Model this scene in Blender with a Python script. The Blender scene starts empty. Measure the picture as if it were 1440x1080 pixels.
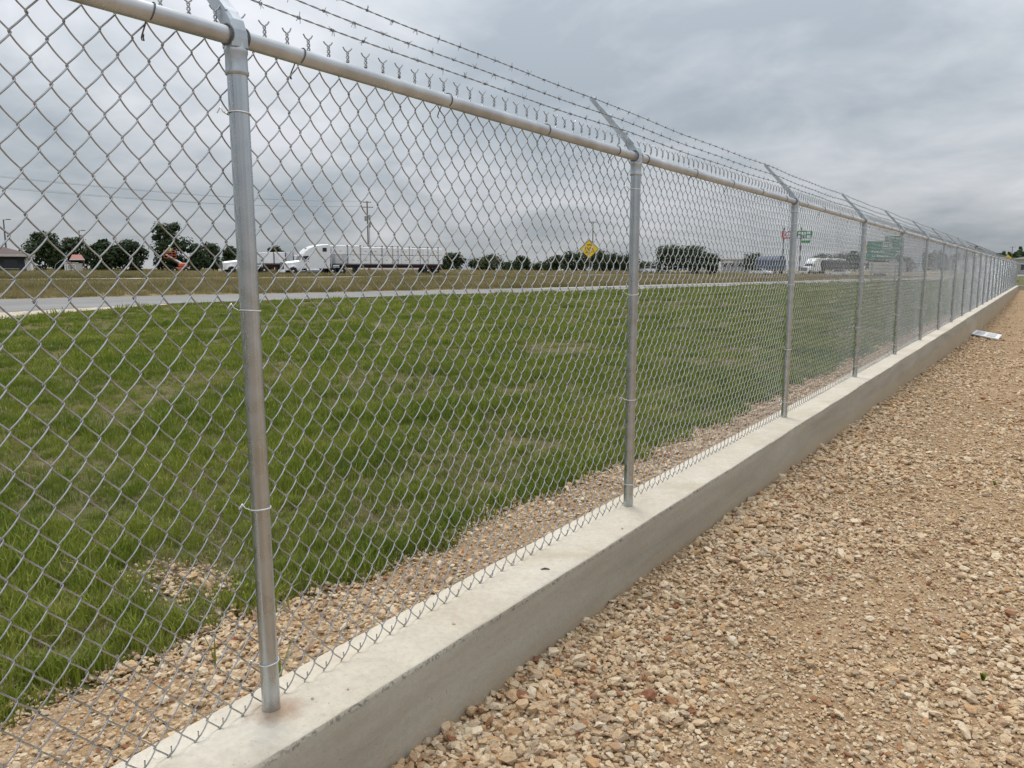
import bpy, bmesh, math, random
import numpy as np
from mathutils import Vector, Matrix, Euler
random.seed(7); rng = np.random.default_rng(7)
R = math.radians
scene = bpy.context.scene
C = scene.collection

# ------------------------------------------------------------------ camera, sky, sun, exposure
EYE = 1.45
cam_d = bpy.data.cameras.new('camera'); cam = bpy.data.objects.new('camera', cam_d); C.objects.link(cam)
cam.location = (0, 0, EYE)
cam_d.sensor_width = 36; cam_d.lens = 36 * 1085 / 1440.0
cam_d.clip_start = 0.05; cam_d.clip_end = 9000
PITCH, YAW, ROLL = R(-8.3), R(34.25), R(0.1)
_f = Vector((-math.sin(YAW) * math.cos(PITCH), math.cos(YAW) * math.cos(PITCH), math.sin(PITCH)))
_r = Vector((math.cos(YAW), math.sin(YAW), 0)); _u = _r.cross(_f)
_r2 = _r * math.cos(ROLL) - _u * math.sin(ROLL); _u2 = _u * math.cos(ROLL) + _r * math.sin(ROLL)
cam.rotation_euler = Matrix((_r2, _u2, -_f)).transposed().to_euler()
scene.camera = cam

SUN_EL, SUN_AZ = R(64), R(-50)          # azimuth measured from +Y towards +X
world = bpy.data.worlds.new('World'); scene.world = world; world.use_nodes = True
wt = world.node_tree; wt.nodes.clear()
def WN(t, **k):
    n = wt.nodes.new(t)
    for a, b in k.items(): setattr(n, a, b)
    return n
def wl(a, b): wt.links.new(a, b)
w_out = WN('ShaderNodeOutputWorld'); w_bg = WN('ShaderNodeBackground')
w_sky = WN('ShaderNodeTexSky', sky_type='NISHITA', sun_disc=False, sun_elevation=SUN_EL, sun_rotation=SUN_AZ)
w_tc = WN('ShaderNodeTexCoord'); w_sep = WN('ShaderNodeSeparateXYZ'); wl(w_tc.outputs['Generated'], w_sep.inputs[0])
def wmath(op, a, b=None, clamp=False):
    n = WN('ShaderNodeMath', operation=op, use_clamp=clamp)
    for i, v in enumerate((a, b)):
        if v is None: continue
        if isinstance(v, (int, float)): n.inputs[i].default_value = v
        else: wl(v, n.inputs[i])
    return n.outputs[0]
zc = wmath('MAXIMUM', w_sep.outputs[2], 0.0)
den = wmath('ADD', zc, 0.26)
cmb = WN('ShaderNodeCombineXYZ'); wl(wmath('DIVIDE', w_sep.outputs[0], den), cmb.inputs[0]); wl(wmath('DIVIDE', w_sep.outputs[1], den), cmb.inputs[1])
def wnoise(scale, detail, rough, dist, off):
    mp = WN('ShaderNodeMapping'); mp.inputs['Location'].default_value = off; wl(cmb.outputs[0], mp.inputs[0])
    n = WN('ShaderNodeTexNoise'); n.inputs['Scale'].default_value = scale; n.inputs['Detail'].default_value = detail
    n.inputs['Roughness'].default_value = rough; n.inputs['Distortion'].default_value = dist; wl(mp.outputs[0], n.inputs['Vector']); return n.outputs[0]
n1 = wnoise(1.05, 5, 0.52, 0.45, (3.1, 1.7, 0)); n2 = wnoise(3.2, 6, 0.58, 0.35, (8.0, 2.0, 3))
mixn = wmath('ADD', wmath('MULTIPLY', n1, 0.68), wmath('MULTIPLY', n2, 0.32))
cr = WN('ShaderNodeValToRGB'); wl(mixn, cr.inputs[0])
cr.color_ramp.elements[0].position = 0.38; cr.color_ramp.elements[0].color = (0.42, 0.475, 0.53, 1)
cr.color_ramp.elements[1].position = 0.63; cr.color_ramp.elements[1].color = (0.82, 0.835, 0.88, 1)
e = cr.color_ramp.elements.new(0.50); e.color = (0.60, 0.64, 0.685, 1)
# overcast dome: luminance rises from horizon to zenith (CIE overcast law)
lum = wmath('ADD', wmath('MULTIPLY', zc, 1.55), 0.62)
vm = WN('ShaderNodeVectorMath', operation='SCALE'); wl(cr.outputs[0], vm.inputs[0]); wl(lum, vm.inputs['Scale'])
sk = WN('ShaderNodeVectorMath', operation='SCALE'); wl(w_sky.outputs[0], sk.inputs[0]); sk.inputs['Scale'].default_value = 0.10
mx = WN('ShaderNodeMix', data_type='RGBA'); mx.inputs[0].default_value = 0.93
wl(sk.outputs[0], mx.inputs[6]); wl(vm.outputs[0], mx.inputs[7])
wl(mx.outputs[2], w_bg.inputs[0]); w_bg.inputs[1].default_value = 1.0; wl(w_bg.outputs[0], w_out.inputs[0])

sd = bpy.data.lights.new('sun', 'SUN'); sd.energy = 1.5; sd.angle = R(18); sd.color = (1, 0.96, 0.9)
sun = bpy.data.objects.new('sun', sd); C.objects.link(sun)
sun_dir = Vector((math.sin(SUN_AZ) * math.cos(SUN_EL), math.cos(SUN_AZ) * math.cos(SUN_EL), math.sin(SUN_EL)))
sun.rotation_euler = sun_dir.to_track_quat('Z', 'Y').to_euler()
scene.view_settings.view_transform = 'Standard'; scene.view_settings.look = 'None'
scene.view_settings.gamma = 1; scene.view_settings.exposure = 0.08; scene.view_settings.use_curve_mapping = False
scene.render.engine = 'CYCLES'
scene.cycles.max_bounces = 5; scene.cycles.diffuse_bounces = 2; scene.cycles.glossy_bounces = 3; scene.cycles.transparent_max_bounces = 16

# ------------------------------------------------------------------ helpers
def tag(o, label=None, cat=None, group=None, kind=None):
    if label: o['label'] = label
    if cat: o['category'] = cat
    if group: o['group'] = group
    if kind: o['kind'] = kind
    return o
def empty(name, loc=(0, 0, 0), rz=0.0):
    o = bpy.data.objects.new(name, None); C.objects.link(o); o.location = loc; o.rotation_euler = (0, 0, rz)
    o.empty_display_size = 0.1; return o
def link_mesh(name, me, parent=None, loc=(0, 0, 0)):
    o = bpy.data.objects.new(name, me); C.objects.link(o); o.location = loc
    if parent: o.parent = parent
    return o
def copy_tree(o, parent=None):
    c = o.copy(); C.objects.link(c); c.parent = parent
    for ch in list(o.children): copy_tree(ch, c)
    return c

class MB:
    """collects simple solids and links them as one mesh"""
    def __init__(s): s.v = []; s.f = []; s.sm = []
    def add(s, vs, fs, smooth=False):
        b = len(s.v); s.v += [tuple(p) for p in vs]; s.f += [tuple(i + b for i in f) for f in fs]; s.sm += [smooth] * len(fs); return s
    def box(s, c, d, ch=0.0, rz=0.0):
        x, y, z = [k / 2 for k in d]
        if ch <= 0:
            vs = [(sx * x, sy * y, sz * z) for sz in (-1, 1) for sy in (-1, 1) for sx in (-1, 1)]
            fs = [(0, 2, 3, 1), (4, 5, 7, 6), (0, 1, 5, 4), (2, 6, 7, 3), (0, 4, 6, 2), (1, 3, 7, 5)]
        else:
            ch = min(ch, x * .9, y * .9, z * .9); vs = []; rings = []
            for zz, k in ((-z, ch), (-z + ch, 0), (z - ch, 0), (z, ch)):
                a, b = x - k, y - k; cc = ch if k == 0 else ch * .5
                ring = [(a, -b + cc, zz), (a, b - cc, zz), (a - cc, b, zz), (-a + cc, b, zz), (-a, b - cc, zz), (-a, -b + cc, zz), (-a + cc, -b, zz), (a - cc, -b, zz)]
                rings.append(len(vs)); vs += ring
            fs = [tuple(reversed(range(8)))] + [(r + i, r + (i + 1) % 8, r + 8 + (i + 1) % 8, r + 8 + i) for r in rings[:3] for i in range(8)] + [tuple(range(24, 32))]
        co, si = math.cos(rz), math.sin(rz)
        return s.add([(c[0] + co * a - si * b, c[1] + si * a + co * b, c[2] + k) for a, b, k in vs], fs)
    def tube(s, pts, r, n=8, cap=True, smooth=True):
        pts = [Vector(p) for p in pts]; rs = r if isinstance(r, (list, tuple)) else [r] * len(pts)
        vs = []; up = None
        for i, p in enumerate(pts):
            t = (pts[min(i + 1, len(pts) - 1)] - pts[max(i - 1, 0)]).normalized()
            if up is None:
                up = Vector((0, 0, 1)) if abs(t.z) < .9 else Vector((1, 0, 0))
            a = t.cross(up)
            if a.length < 1e-6: a = t.cross(Vector((0, 1, 0)))
            a.normalize(); up = a.cross(t).normalized()
            for k in range(n):
                an = 2 * math.pi * k / n
                vs.append(p + (a * math.cos(an) + up * math.sin(an)) * rs[i])
        fs = [(i * n + k, i * n + (k + 1) % n, (i + 1) * n + (k + 1) % n, (i + 1) * n + k) for i in range(len(pts) - 1) for k in range(n)]
        s.add(vs, fs, smooth)
        if cap:
            m = len(pts) - 1
            s.add(vs[:n], [tuple(reversed(range(n)))]); s.add(vs[m * n:], [tuple(range(n))])
        return s
    def prism(s, prof, y0, y1):
        """profile in x,z extruded along y (counter-clockwise seen from -y)"""
        n = len(prof)
        vs = [(x, y0, z) for x, z in prof] + [(x, y1, z) for x, z in prof]
        fs = [tuple(range(n)), tuple(reversed(range(n, 2 * n)))] + [(i, i + n, (i + 1) % n + n, (i + 1) % n) for i in range(n)]
        return s.add(vs, fs)
    def loft(s, rings, smooth=True, cap=True):
        n = len(rings[0]); vs = [p for r_ in rings for p in r_]
        fs = [(i * n + k, i * n + (k + 1) % n, (i + 1) * n + (k + 1) % n, (i + 1) * n + k) for i in range(len(rings) - 1) for k in range(n)]
        s.add(vs, fs, smooth)
        if cap: s.add(rings[0], [tuple(reversed(range(n)))]); s.add(rings[-1], [tuple(range(n))])
        return s
    def mesh(s, name, mat):
        me = bpy.data.meshes.new(name); me.from_pydata(s.v, [], s.f); me.update()
        me.polygons.foreach_set('use_smooth', s.sm)
        for m in (mat if isinstance(mat, (list, tuple)) else [mat]): me.materials.append(m)
        return me
    def build(s, name, mat, parent=None, loc=(0, 0, 0), fix=True):
        me = s.mesh(name, mat)
        if fix:
            bm = bmesh.new(); bm.from_mesh(me); bmesh.ops.recalc_face_normals(bm, faces=bm.faces); bm.to_mesh(me); bm.free()
        return link_mesh(name, me, parent, loc)

# ------------------------------------------------------------------ materials
class NT:
    def __init__(s, name):
        s.m = bpy.data.materials.new(name); s.m.use_nodes = True; s.t = s.m.node_tree
        s.b = s.t.nodes['Principled BSDF']; s.out = s.t.nodes['Material Output']
    def n(s, t, **k):
        nd = s.t.nodes.new(t)
        for a, b in k.items(): setattr(nd, a, b)
        return nd
    def l(s, a, b): s.t.links.new(a, b)
    def coord(s, which='Object'):
        if which == 'World': return s.n('ShaderNodeNewGeometry').outputs['Position']
        return s.n('ShaderNodeTexCoord').outputs[which]
    def noise(s, vec, scale, detail=4, rough=.55, dist=0.0, stretch=None):
        if stretch:
            mp = s.n('ShaderNodeMapping'); mp.inputs['Scale'].default_value = stretch; s.l(vec, mp.inputs[0]); vec = mp.outputs[0]
        nd = s.n('ShaderNodeTexNoise'); nd.inputs['Scale'].default_value = scale; nd.inputs['Detail'].default_value = detail
        nd.inputs['Roughness'].default_value = rough; nd.inputs['Distortion'].default_value = dist; s.l(vec, nd.inputs['Vector']); return nd.outputs[0]
    def ramp(s, fac, stops, interp='LINEAR'):
        nd = s.n('ShaderNodeValToRGB'); nd.color_ramp.interpolation = interp; el = nd.color_ramp.elements
        while len(el) < len(stops): el.new(.5)
        for e_, (p, c) in zip(el, stops):
            e_.position = p; e_.color = (*c, 1) if not isinstance(c, (int, float)) else (c, c, c, 1)
        s.l(fac, nd.inputs[0]); return nd.outputs[0]
    def mix(s, fac, a, b, mode='MIX'):
        nd = s.n('ShaderNodeMix', data_type='RGBA', blend_type=mode)
        for sock, v in ((nd.inputs[0], fac), (nd.inputs[6], a), (nd.inputs[7], b)):
            if isinstance(v, (int, float)): sock.default_value = v
            elif isinstance(v, tuple): sock.default_value = (*v, 1)
            else: s.l(v, sock)
        return nd.outputs[2]
    def math(s, op, a, b=None, clamp=False):
        nd = s.n('ShaderNodeMath', operation=op, use_clamp=clamp)
        for i, v in enumerate((a, b)):
            if v is None: continue
            if isinstance(v, (int, float)): nd.inputs[i].default_value = v
            else: s.l(v, nd.inputs[i])
        return nd.outputs[0]
    def bump(s, h, strength=.4, dist=.01):
        nd = s.n('ShaderNodeBump'); nd.inputs['Strength'].default_value = strength; nd.inputs['Distance'].default_value = dist
        s.l(h, nd.inputs['Height']); s.l(nd.outputs[0], s.b.inputs['Normal'])
    def set(s, col=None, rough=None, metal=None, spec=None):
        for key, v in (('Base Color', col), ('Roughness', rough), ('Metallic', metal), ('Specular IOR Level', spec)):
            if v is None: continue
            if isinstance(v, (int, float)): s.b.inputs[key].default_value = v
            elif isinstance(v, tuple): s.b.inputs[key].default_value = (*v, 1)
            else: s.l(v, s.b.inputs[key])
        return s.m
M = {}
def plain(name, col, rough=.6, metal=0.0, var=.12, scale=3.0):
    t = NT(name); c = t.coord('Object'); nz = t.noise(c, scale, 4)
    k = t.ramp(nz, [(.3, tuple(x * (1 - var) for x in col)), (.7, tuple(min(1, x * (1 + var)) for x in col))])
    t.set(k, rough, metal); M[name] = t.m; return t.m

# galvanised steel
def galv(name, base, rough, spangle, metal=.85, streak=True):
    t = NT(name); c = t.coord('World')
    a = t.noise(c, spangle * (.35 if streak else 1), 2, .5); b = t.noise(c, 3.0, 5, .6, 0, (22, 22, .12) if streak else None)
    v = t.math('ADD', t.math('MULTIPLY', a, .55 if not streak else .25), t.math('MULTIPLY', b, .45 if not streak else .75))
    col = t.ramp(v, [(.34, tuple(x * .78 for x in base)), (.66, tuple(min(1, x * 1.14) for x in base))])
    t.set(col, t.ramp(a, [(.3, rough - .08), (.7, rough + .1)]), metal); M[name] = t.m
galv('galv_post', (.47, .505, .53), .28, 60, .9)
galv('galv_rail', (.50, .52, .535), .36, 12, .5, streak=False)
galv('galv_wire', (.42, .43, .44), .22, 90, 1.0, False)
galv('galv_cast', (.47, .51, .54), .45, 35, .75, False)
galv('barb_steel', (.30, .30, .31), .5, 90, .7, False)
galv('tie_alu', (.80, .80, .80), .36, 40, .85, False)

# concrete
t = NT('concrete'); c = t.coord('World')
big = t.noise(c, 1.6, 6, .6, .6); fine = t.noise(c, 45, 6, .65); streak = t.noise(c, 2.2, 5, .6, .4, (1.0, .35, 3.0))
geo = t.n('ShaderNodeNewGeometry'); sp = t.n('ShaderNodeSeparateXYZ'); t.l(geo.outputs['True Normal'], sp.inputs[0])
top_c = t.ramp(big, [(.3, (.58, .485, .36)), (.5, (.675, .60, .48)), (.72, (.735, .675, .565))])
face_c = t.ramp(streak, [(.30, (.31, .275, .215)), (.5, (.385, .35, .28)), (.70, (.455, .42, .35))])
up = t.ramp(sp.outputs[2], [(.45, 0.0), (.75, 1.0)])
col = t.mix(up, face_c, top_c)  # upright face coloured darker than the top: its shade is painted in
col = t.mix(t.ramp(fine, [(.3, .22), (.62, 0.0)]), col, (.27, .25, .22))
blot = t.ramp(t.noise(c, 7, 6, .7, 1.2), [(.35, .45), (.55, 0.0)]); col = t.mix(blot, col, t.mix(.4, col, (.34, .30, .24)))
spz = t.n('ShaderNodeSeparateXYZ'); t.l(c, spz.inputs[0])
band = t.ramp(t.math('MULTIPLY', t.math('ABSOLUTE', t.math('SUBTRACT', spz.outputs[2], .268)), 40), [(.10, 1.0), (.45, 0.0)])
crumb = t.math('MULTIPLY', band, t.ramp(t.noise(c, 38, 5, .7, 1.5), [(.50, 0.0), (.60, 1.0)])); col = t.mix(t.math('MULTIPLY', crumb, t.math('SUBTRACT', .8, t.math('MULTIPLY', up, .8))), col, (.12, .105, .085))
splash = t.math('SUBTRACT', t.math('ADD', spz.outputs[2], t.math('MULTIPLY', t.noise(c, 9, 6, .7, .8), .16)), .02)
col = t.mix(t.math('MULTIPLY', t.ramp(splash, [(.06, .75), (.16, 0.0)]), t.math('SUBTRACT', 1.0, up)), col, (.43, .34, .23))
speck = t.ramp(t.noise(c, 130, 2, .5), [(.27, 1.0), (.31, 0.0)]); col = t.mix(t.math('MULTIPLY', speck, .5), col, (.16, .14, .12))
# rusty dirt stain round the first post's foot
pos = t.n('ShaderNodeVectorMath', operation='DISTANCE'); t.l(c, pos.inputs[0]); pos.inputs[1].default_value = (-1.615, 1.24, .28)
dd = t.math('ADD', pos.outputs['Value'], t.math('MULTIPLY', t.noise(c, 22, 5, .65), .11))
col = t.mix(t.math('MULTIPLY', t.ramp(dd, [(.08, 1.0), (.15, 0.0)]), .75), col, (.36, .22, .13))
t.set(col, .9, 0, .25)
t.bump(t.math('ADD', t.math('MULTIPLY', fine, .5), t.math('MULTIPLY', big, 1.2)), .75, .008); M['concrete'] = t.m

# stones: one colour per instance
def stone_mat(name, stops):
    t = NT(name); oi = t.n('ShaderNodeObjectInfo'); c = t.coord('Object')
    base = t.ramp(oi.outputs['Random'], stops, 'LINEAR')
    nz = t.noise(c, 1.6, 5, .65); col = t.mix(.55, base, t.mix(t.ramp(nz, [(.3, 0.0), (.7, 1.0)]), (.42, .30, .20), (.80, .74, .64)), 'MULTIPLY')
    col = t.mix(.38, col, base)
    t.set(col, .88, 0, .25); t.bump(nz, .35, .1); M[name] = t.m
stops = [(0.0, (0.624, 0.449, 0.266)), (.10, (0.728, 0.566, 0.372)), (.19, (0.499, 0.327, 0.186)), (.28, (0.832, 0.702, 0.513)), (.38, (0.645, 0.458, 0.270)), (.46, (0.468, 0.375, 0.270)), (.54, (0.790, 0.643, 0.443)),
         (.62, (0.582, 0.351, 0.168)), (.70, (0.870, 0.760, 0.584)), (.78, (0.666, 0.487, 0.292)), (.86, (0.541, 0.449, 0.336)), (.92, (0.437, 0.239, 0.124)), (.945, (0.270, 0.107, 0.062)), (.955, (0.728, 0.585, 0.389)), (1.0, (0.811, 0.692, 0.513))]
stone_mat('stone', stops)

# dirt and fine gravel under the stones
def dirt_mat(name, a, b, c3):
    t = NT(name); c = t.coord('World')
    vo = t.n('ShaderNodeTexVoronoi'); vo.inputs['Scale'].default_value = 75; vo.inputs['Randomness'].default_value = 1; t.l(c, vo.inputs['Vector'])
    vo2 = t.n('ShaderNodeTexVoronoi'); vo2.inputs['Scale'].default_value = 170; t.l(c, vo2.inputs['Vector'])
    big = t.noise(c, .55, 6, .6, .5); md = t.noise(c, 5, 5, .6)
    col = t.ramp(big, [(.3, a), (.52, b), (.75, c3)])
    sep = t.n('ShaderNodeSeparateColor'); t.l(vo.outputs['Color'], sep.inputs[0])
    cell = t.ramp(sep.outputs[0], [(0, (.47, .345, .215)), (.3, (.37, .25, .145)), (.55, (.52, .41, .28)), (.8, (.43, .28, .15)), (1, (.57, .47, .34))], 'CONSTANT')
    col = t.mix(t.ramp(md, [(.35, .25), (.65, .8)]), col, cell)
    col = t.mix(t.ramp(vo.outputs['Distance'], [(.45, 0.0), (.85, .55)]), col, (.20, .14, .09))
    t.set(col, .95, 0, .15)
    h = t.math('SUBTRACT', t.math('MULTIPLY', md, .6), t.math('ADD', vo.outputs['Distance'], t.math('MULTIPLY', vo2.outputs['Distance'], .5)))
    t.bump(h, .8, .012); M[name] = t.m
dirt_mat('dirt', (.29, .17, .08), (.38, .235, .12), (.46, .30, .16))  # browns kept dark: shade in the gaps between stones painted into the colour

# field: green verge near, dry meadow beyond the service road (position across the road decides)
NX, NY = -.9924, .1232
t = NT('field'); c = t.coord('World')
sx = t.n('ShaderNodeSeparateXYZ'); t.l(c, sx.inputs[0])
sdist = t.math('ADD', t.math('MULTIPLY', sx.outputs[0], NX), t.math('MULTIPLY', sx.outputs[1], NY))
big = t.noise(c, .35, 6, .62, .6); md = t.noise(c, 3.0, 6, .65); fn = t.noise(c, 30, 4, .6)
green = t.ramp(t.math('ADD', t.math('MULTIPLY', big, .5), t.math('MULTIPLY', md, .5)), [(.32, (.25, .19, .11)), (.43, (.165, .14, .062)), (.55, (.105, .11, .032)), (.75, (.12, .13, .034))])
green = t.mix(t.ramp(fn, [(.35, .6), (.55, 0.0)]), green, (.045, .048, .016)); green = t.mix(t.ramp(t.noise(c, 70, 5, .75, 2.0), [(.52, 0.0), (.64, .7)]), green, (.27, .215, .12))  # dark flecks paint in the shade between tufts; pale flecks are straw
dry = t.ramp(t.noise(c, .12, 6, .65, .5, (1, .4, 1)), [(.3, (.20, .165, .075)), (.5, (.27, .215, .11)), (.7, (.33, .255, .14))])
dry = t.mix(t.ramp(fn, [(.3, .4), (.6, 0.0)]), dry, (.12, .11, .045))
col = t.mix(t.ramp(t.math('MULTIPLY', sdist, .01), [(.38, 0.0), (.40, 1.0)]), green, dry)
t.set(col, .95, 0, .1); t.bump(t.math('ADD', md, fn), .6, .05); M['field'] = t.m

t = NT('asphalt'); c = t.coord('World'); a = t.noise(c, 60, 4, .6); b = t.noise(c, .25, 5, .6, .3)
col = t.ramp(b, [(.3, (.22, .213, .20)), (.7, (.30, .29, .275))]); col = t.mix(t.ramp(a, [(.3, .35), (.6, 0.0)]), col, (.08, .08, .085)); t.set(col, .9, 0, .25); t.bump(a, .4, .01); M['asphalt'] = t.m
plain('pavement_pale', (.42, .40, .37), .9, 0, .15, .3)
t = NT('shoulder_gravel'); c = t.coord('World'); vo = t.n('ShaderNodeTexVoronoi'); vo.inputs['Scale'].default_value = 9; t.l(c, vo.inputs['Vector'])
sep = t.n('ShaderNodeSeparateColor'); t.l(vo.outputs['Color'], sep.inputs[0])
t.set(t.ramp(sep.outputs[0], [(0, (.36, .27, .18)), (.5, (.50, .42, .32)), (1, (.62, .56, .47))]), .95); t.bump(vo.outputs['Distance'], .6, .05); M['shoulder_gravel'] = t.m

# foliage and blades: hue per instance, patches by place
def leaf_mat(name, stops, patch_scale=.5, trans=.25, patch=None):
    t = NT(name); oi = t.n('ShaderNodeObjectInfo'); g = t.coord('World')
    rnd = oi.outputs['Random']
    pn = t.noise(oi.outputs['Location'] if patch else g, patch_scale, 4, .6, .4)
    f = t.math('ADD', t.math('MULTIPLY', rnd, .45), t.math('MULTIPLY', t.ramp(pn, [(.3, 0.0), (.7, 1.0)]), .55))
    col = t.ramp(f, stops); t.set(col, .6, 0, .25)
    tr = t.n('ShaderNodeBsdfTranslucent'); t.l(col, tr.inputs[0]); mxs = t.n('ShaderNodeMixShader'); mxs.inputs[0].default_value = trans
    t.l(t.b.outputs[0], mxs.inputs[1]); t.l(tr.outputs[0], mxs.inputs[2]); t.l(mxs.outputs[0], t.out.inputs[0]); M[name] = t.m
leaf_mat('grass_blade', [(0, (.070, .112, .012)), (.35, (.140, .192, .021)), (.7, (.245, .280, .038)), (1, (.36, .33, .080))], .5, .3, True)
leaf_mat('straw_blade', [(0, (.22, .17, .085)), (1, (.38, .31, .18))], .5, .2, True)
leaf_mat('dry_blade', [(0, (.135, .135, .045)), (.35, (.215, .19, .075)), (.65, (.31, .25, .12)), (1, (.40, .32, .18))], .07, .2, True)
leaf_mat('foliage', [(0, (.020, .038, .014)), (.5, (.034, .058, .020)), (1, (.055, .082, .030))], .5, .15)
leaf_mat('foliage_olive', [(0, (.035, .05, .018)), (.5, (.055, .075, .03)), (1, (.085, .10, .045))], .5, .15)
plain('bark', (.10, .075, .055), .9, 0, .3, 6)
plain('white_paint', (.78, .78, .78), .35, 0, .05, 1.0)
plain('wrap', (.82, .82, .83), .45, 0, .08, 1.4)
plain('wrap_silver', (.52, .54, .56), .35, .3, .18, 1.0)
plain('dark_paint', (.03, .03, .032), .5)
plain('rubber', (.018, .018, .018), .85)
plain('chrome', (.60, .60, .61), .3, .9)
plain('steel_dark', (.10, .10, .105), .6)
plain('glass_dark', (.02, .024, .028), .08, 0, .05)
plain('rust_red', (.14, .045, .04), .8)
plain('orange_paint', (.58, .15, .075), .45)
plain('hivis', (.70, .75, .10), .7)
plain('jeans', (.05, .06, .10), .8)
plain('skin', (.45, .28, .20), .6)
plain('helmet', (.80, .80, .55), .4)
plain('wood_pole', (.20, .165, .13), .9, 0, .2, 3)
plain('grey_metal', (.30, .31, .32), .5, .4)
plain('sign_yellow', (.80, .52, .02), .5, 0, .05)
plain('sign_black', (.02, .02, .02), .5)
plain('sign_green', (.0, .20, .125), .45, 0, .06)
plain('sign_white', (.80, .80, .80), .5, 0, .04)
plain('letter_red', (.55, .02, .03), .4)
plain('letter_green', (.02, .26, .06), .4)
plain('roof_brown', (.12, .085, .075), .85, 0, .15, 2)
plain('wall_dark', (.045, .05, .06), .8, 0, .2, 1)
plain('fascia_pale', (.50, .49, .46), .7)
plain('wall_pale', (.55, .53, .49), .8, 0, .1, .5)
plain('wall_grey', (.33, .34, .36), .8, 0, .1, .5)
plain('awning_red', (.30, .075, .055), .6)
plain('blue_tarp', (.055, .085, .145), .55, 0, .2, 1)
plain('car_white', (.75, .75, .75), .3, 0, .03)
plain('car_silver', (.45, .46, .48), .3, .4)
plain('lens', (.75, .72, .65), .2)
plain('insulator', (.30, .30, .32), .4)
plain('cable', (.05, .05, .055), .6)

# ------------------------------------------------------------------ terrain, roads
def across(x, y): return x * NX + y * NY          # distance from the service road's axis direction, to the left
_S = [-1e5, 42, 88, 150, 600, 6000]; _Z = [0, 0, 1.0, 1.7, .85, -2.0]
def tz(x, y): return float(np.interp(across(x, y), _S, _Z))
def place(az, D):
    a = R(az); return Vector((D * math.sin(a), D * math.cos(a), 0))
def on_ground(az, D, dz=0.0):
    p = place(az, D); p.z = tz(p.x, p.y) + dz; return p
BEND = Vector((-1.64, 73.0)); BDIR = Vector((math.sin(R(52)), math.cos(R(52))))
def bend_y(x): return BEND.y + (x - BEND.x) * BDIR.y / BDIR.x

def grid(name, xs, yfun, mat, zf, nrow):
    vs = []; fs = []
    for i, x in enumerate(xs):
        for j, y in enumerate(yfun(x)): vs.append((x, y, zf(x, y)))
    for i in range(len(xs) - 1):
        for j in range(nrow - 1): fs.append((i * nrow + j, (i + 1) * nrow + j, (i + 1) * nrow + j + 1, i * nrow + j + 1))
    return vs, fs
from mathutils import noise as mnoise
def hum(x, y, sc, am): return am * mnoise.noise(Vector((x * sc, y * sc, 3.3)))
def fhum(x, y): return hum(x, y, .45, .035) * min(1, max(0, (-2.9 - x) / 1.2)) if (x > -40 and -10 < y < 110) else 0
yA = [-3000, -600, -150, -60, -30] + list(np.arange(-15, 120, 1.5)) + list(np.arange(120, 400, 12)) + [500, 800, 1500, 3000, 6000]
xA = [-6000, -3000, -1200, -600, -400] + list(np.arange(-300, -100, 10)) + list(np.arange(-100, -20, 2.0)) + list(np.arange(-20, -3, .6)) + [-2.8, -2.2, -1.9, -1.6]
vs, fs = grid('field', xA, lambda x: yA, None, lambda x, y: tz(x, y) + fhum(x, y) - (.0 if x < -2 else .02), len(yA))
mb = MB(); mb.add(vs, fs, True)
xB = [-1.6, 0, 3, 8, 15, 30, 60, 120, 300, 800, 3000]; rowB = [0, 3, 8, 20, 45, 90, 200, 500, 1500, 5900]
vs, fs = grid('field', xB, lambda x: [bend_y(x) + k for k in rowB], None, lambda x, y: tz(x, y) - .02, len(rowB)); mb.add(vs, fs, True)
field = mb.build('field_ground', M['field'], fix=False); tag(field, 'wide field of green verge and dry meadow beyond the fence', 'ground', kind='structure')

def yard_z(x, y):
    z = .005 + float(np.interp(y, (2, 28, 45, 73), (0, -.40, -.40, -.08)))
    return z + (hum(x, y, .9, .022) + hum(x, y, 2.6, .010) if y < 30 else 0) + .02 * math.exp(-max(0, x + 1.46) / .25)
yC = [-30, -12, -6] + list(np.arange(-3, 12, .15)) + list(np.arange(12, 40, .8)) + [42, 46, 50, 55, 60, 66]
xC = [-1.5] + list(np.arange(-1.44, 5, .15)) + list(np.arange(5, 20, 1.0)) + [24, 30, 45, 80, 160]
vs, fs = grid('yard', xC, lambda x: yC + [bend_y(x) + .05], None, lambda x, y: yard_z(x, y), len(yC) + 1)
mb = MB(); mb.add(vs, fs, True); yard = mb.build('gravel_yard_ground', M['dirt'], fix=False); tag(yard, 'tan compacted dirt and gravel yard on the near side of the concrete wall', 'ground', kind='structure')

# outer strip of gravel ground beside the wall
def strip_edge(y): return -2.78 + .16 * mnoise.noise(Vector((0, y * .9, 1))) + .10 * mnoise.noise(Vector((5, y * 2.3, 1))) + .045 * min(max(y, 0), 6)
ys = list(np.arange(-4, 14, .12)) + list(np.arange(14, 74, 1.0))
mb = MB(); vs = []
for y in ys:
    e0 = strip_edge(y); ks = np.linspace(0, 1, 7)
    for k in ks:
        x = -1.72 + (e0 + 1.72) * k; vs.append((x, y, .030 - .024 * k + hum(x, y, 2.5, .012) * (1 - k) + fhum(x, y) - (.02 if k == 1 else 0)))
mb.add(vs, [(i * 7 + k, (i + 1) * 7 + k, (i + 1) * 7 + k + 1, i * 7 + k + 1) for i in range(len(ys) - 1) for k in range(6)], True)
strip = mb.build('gravel_strip_ground', M['dirt'], fix=False); tag(strip, 'narrow strip of tan gravel ground outside the wall', 'ground', kind='structure')

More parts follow.
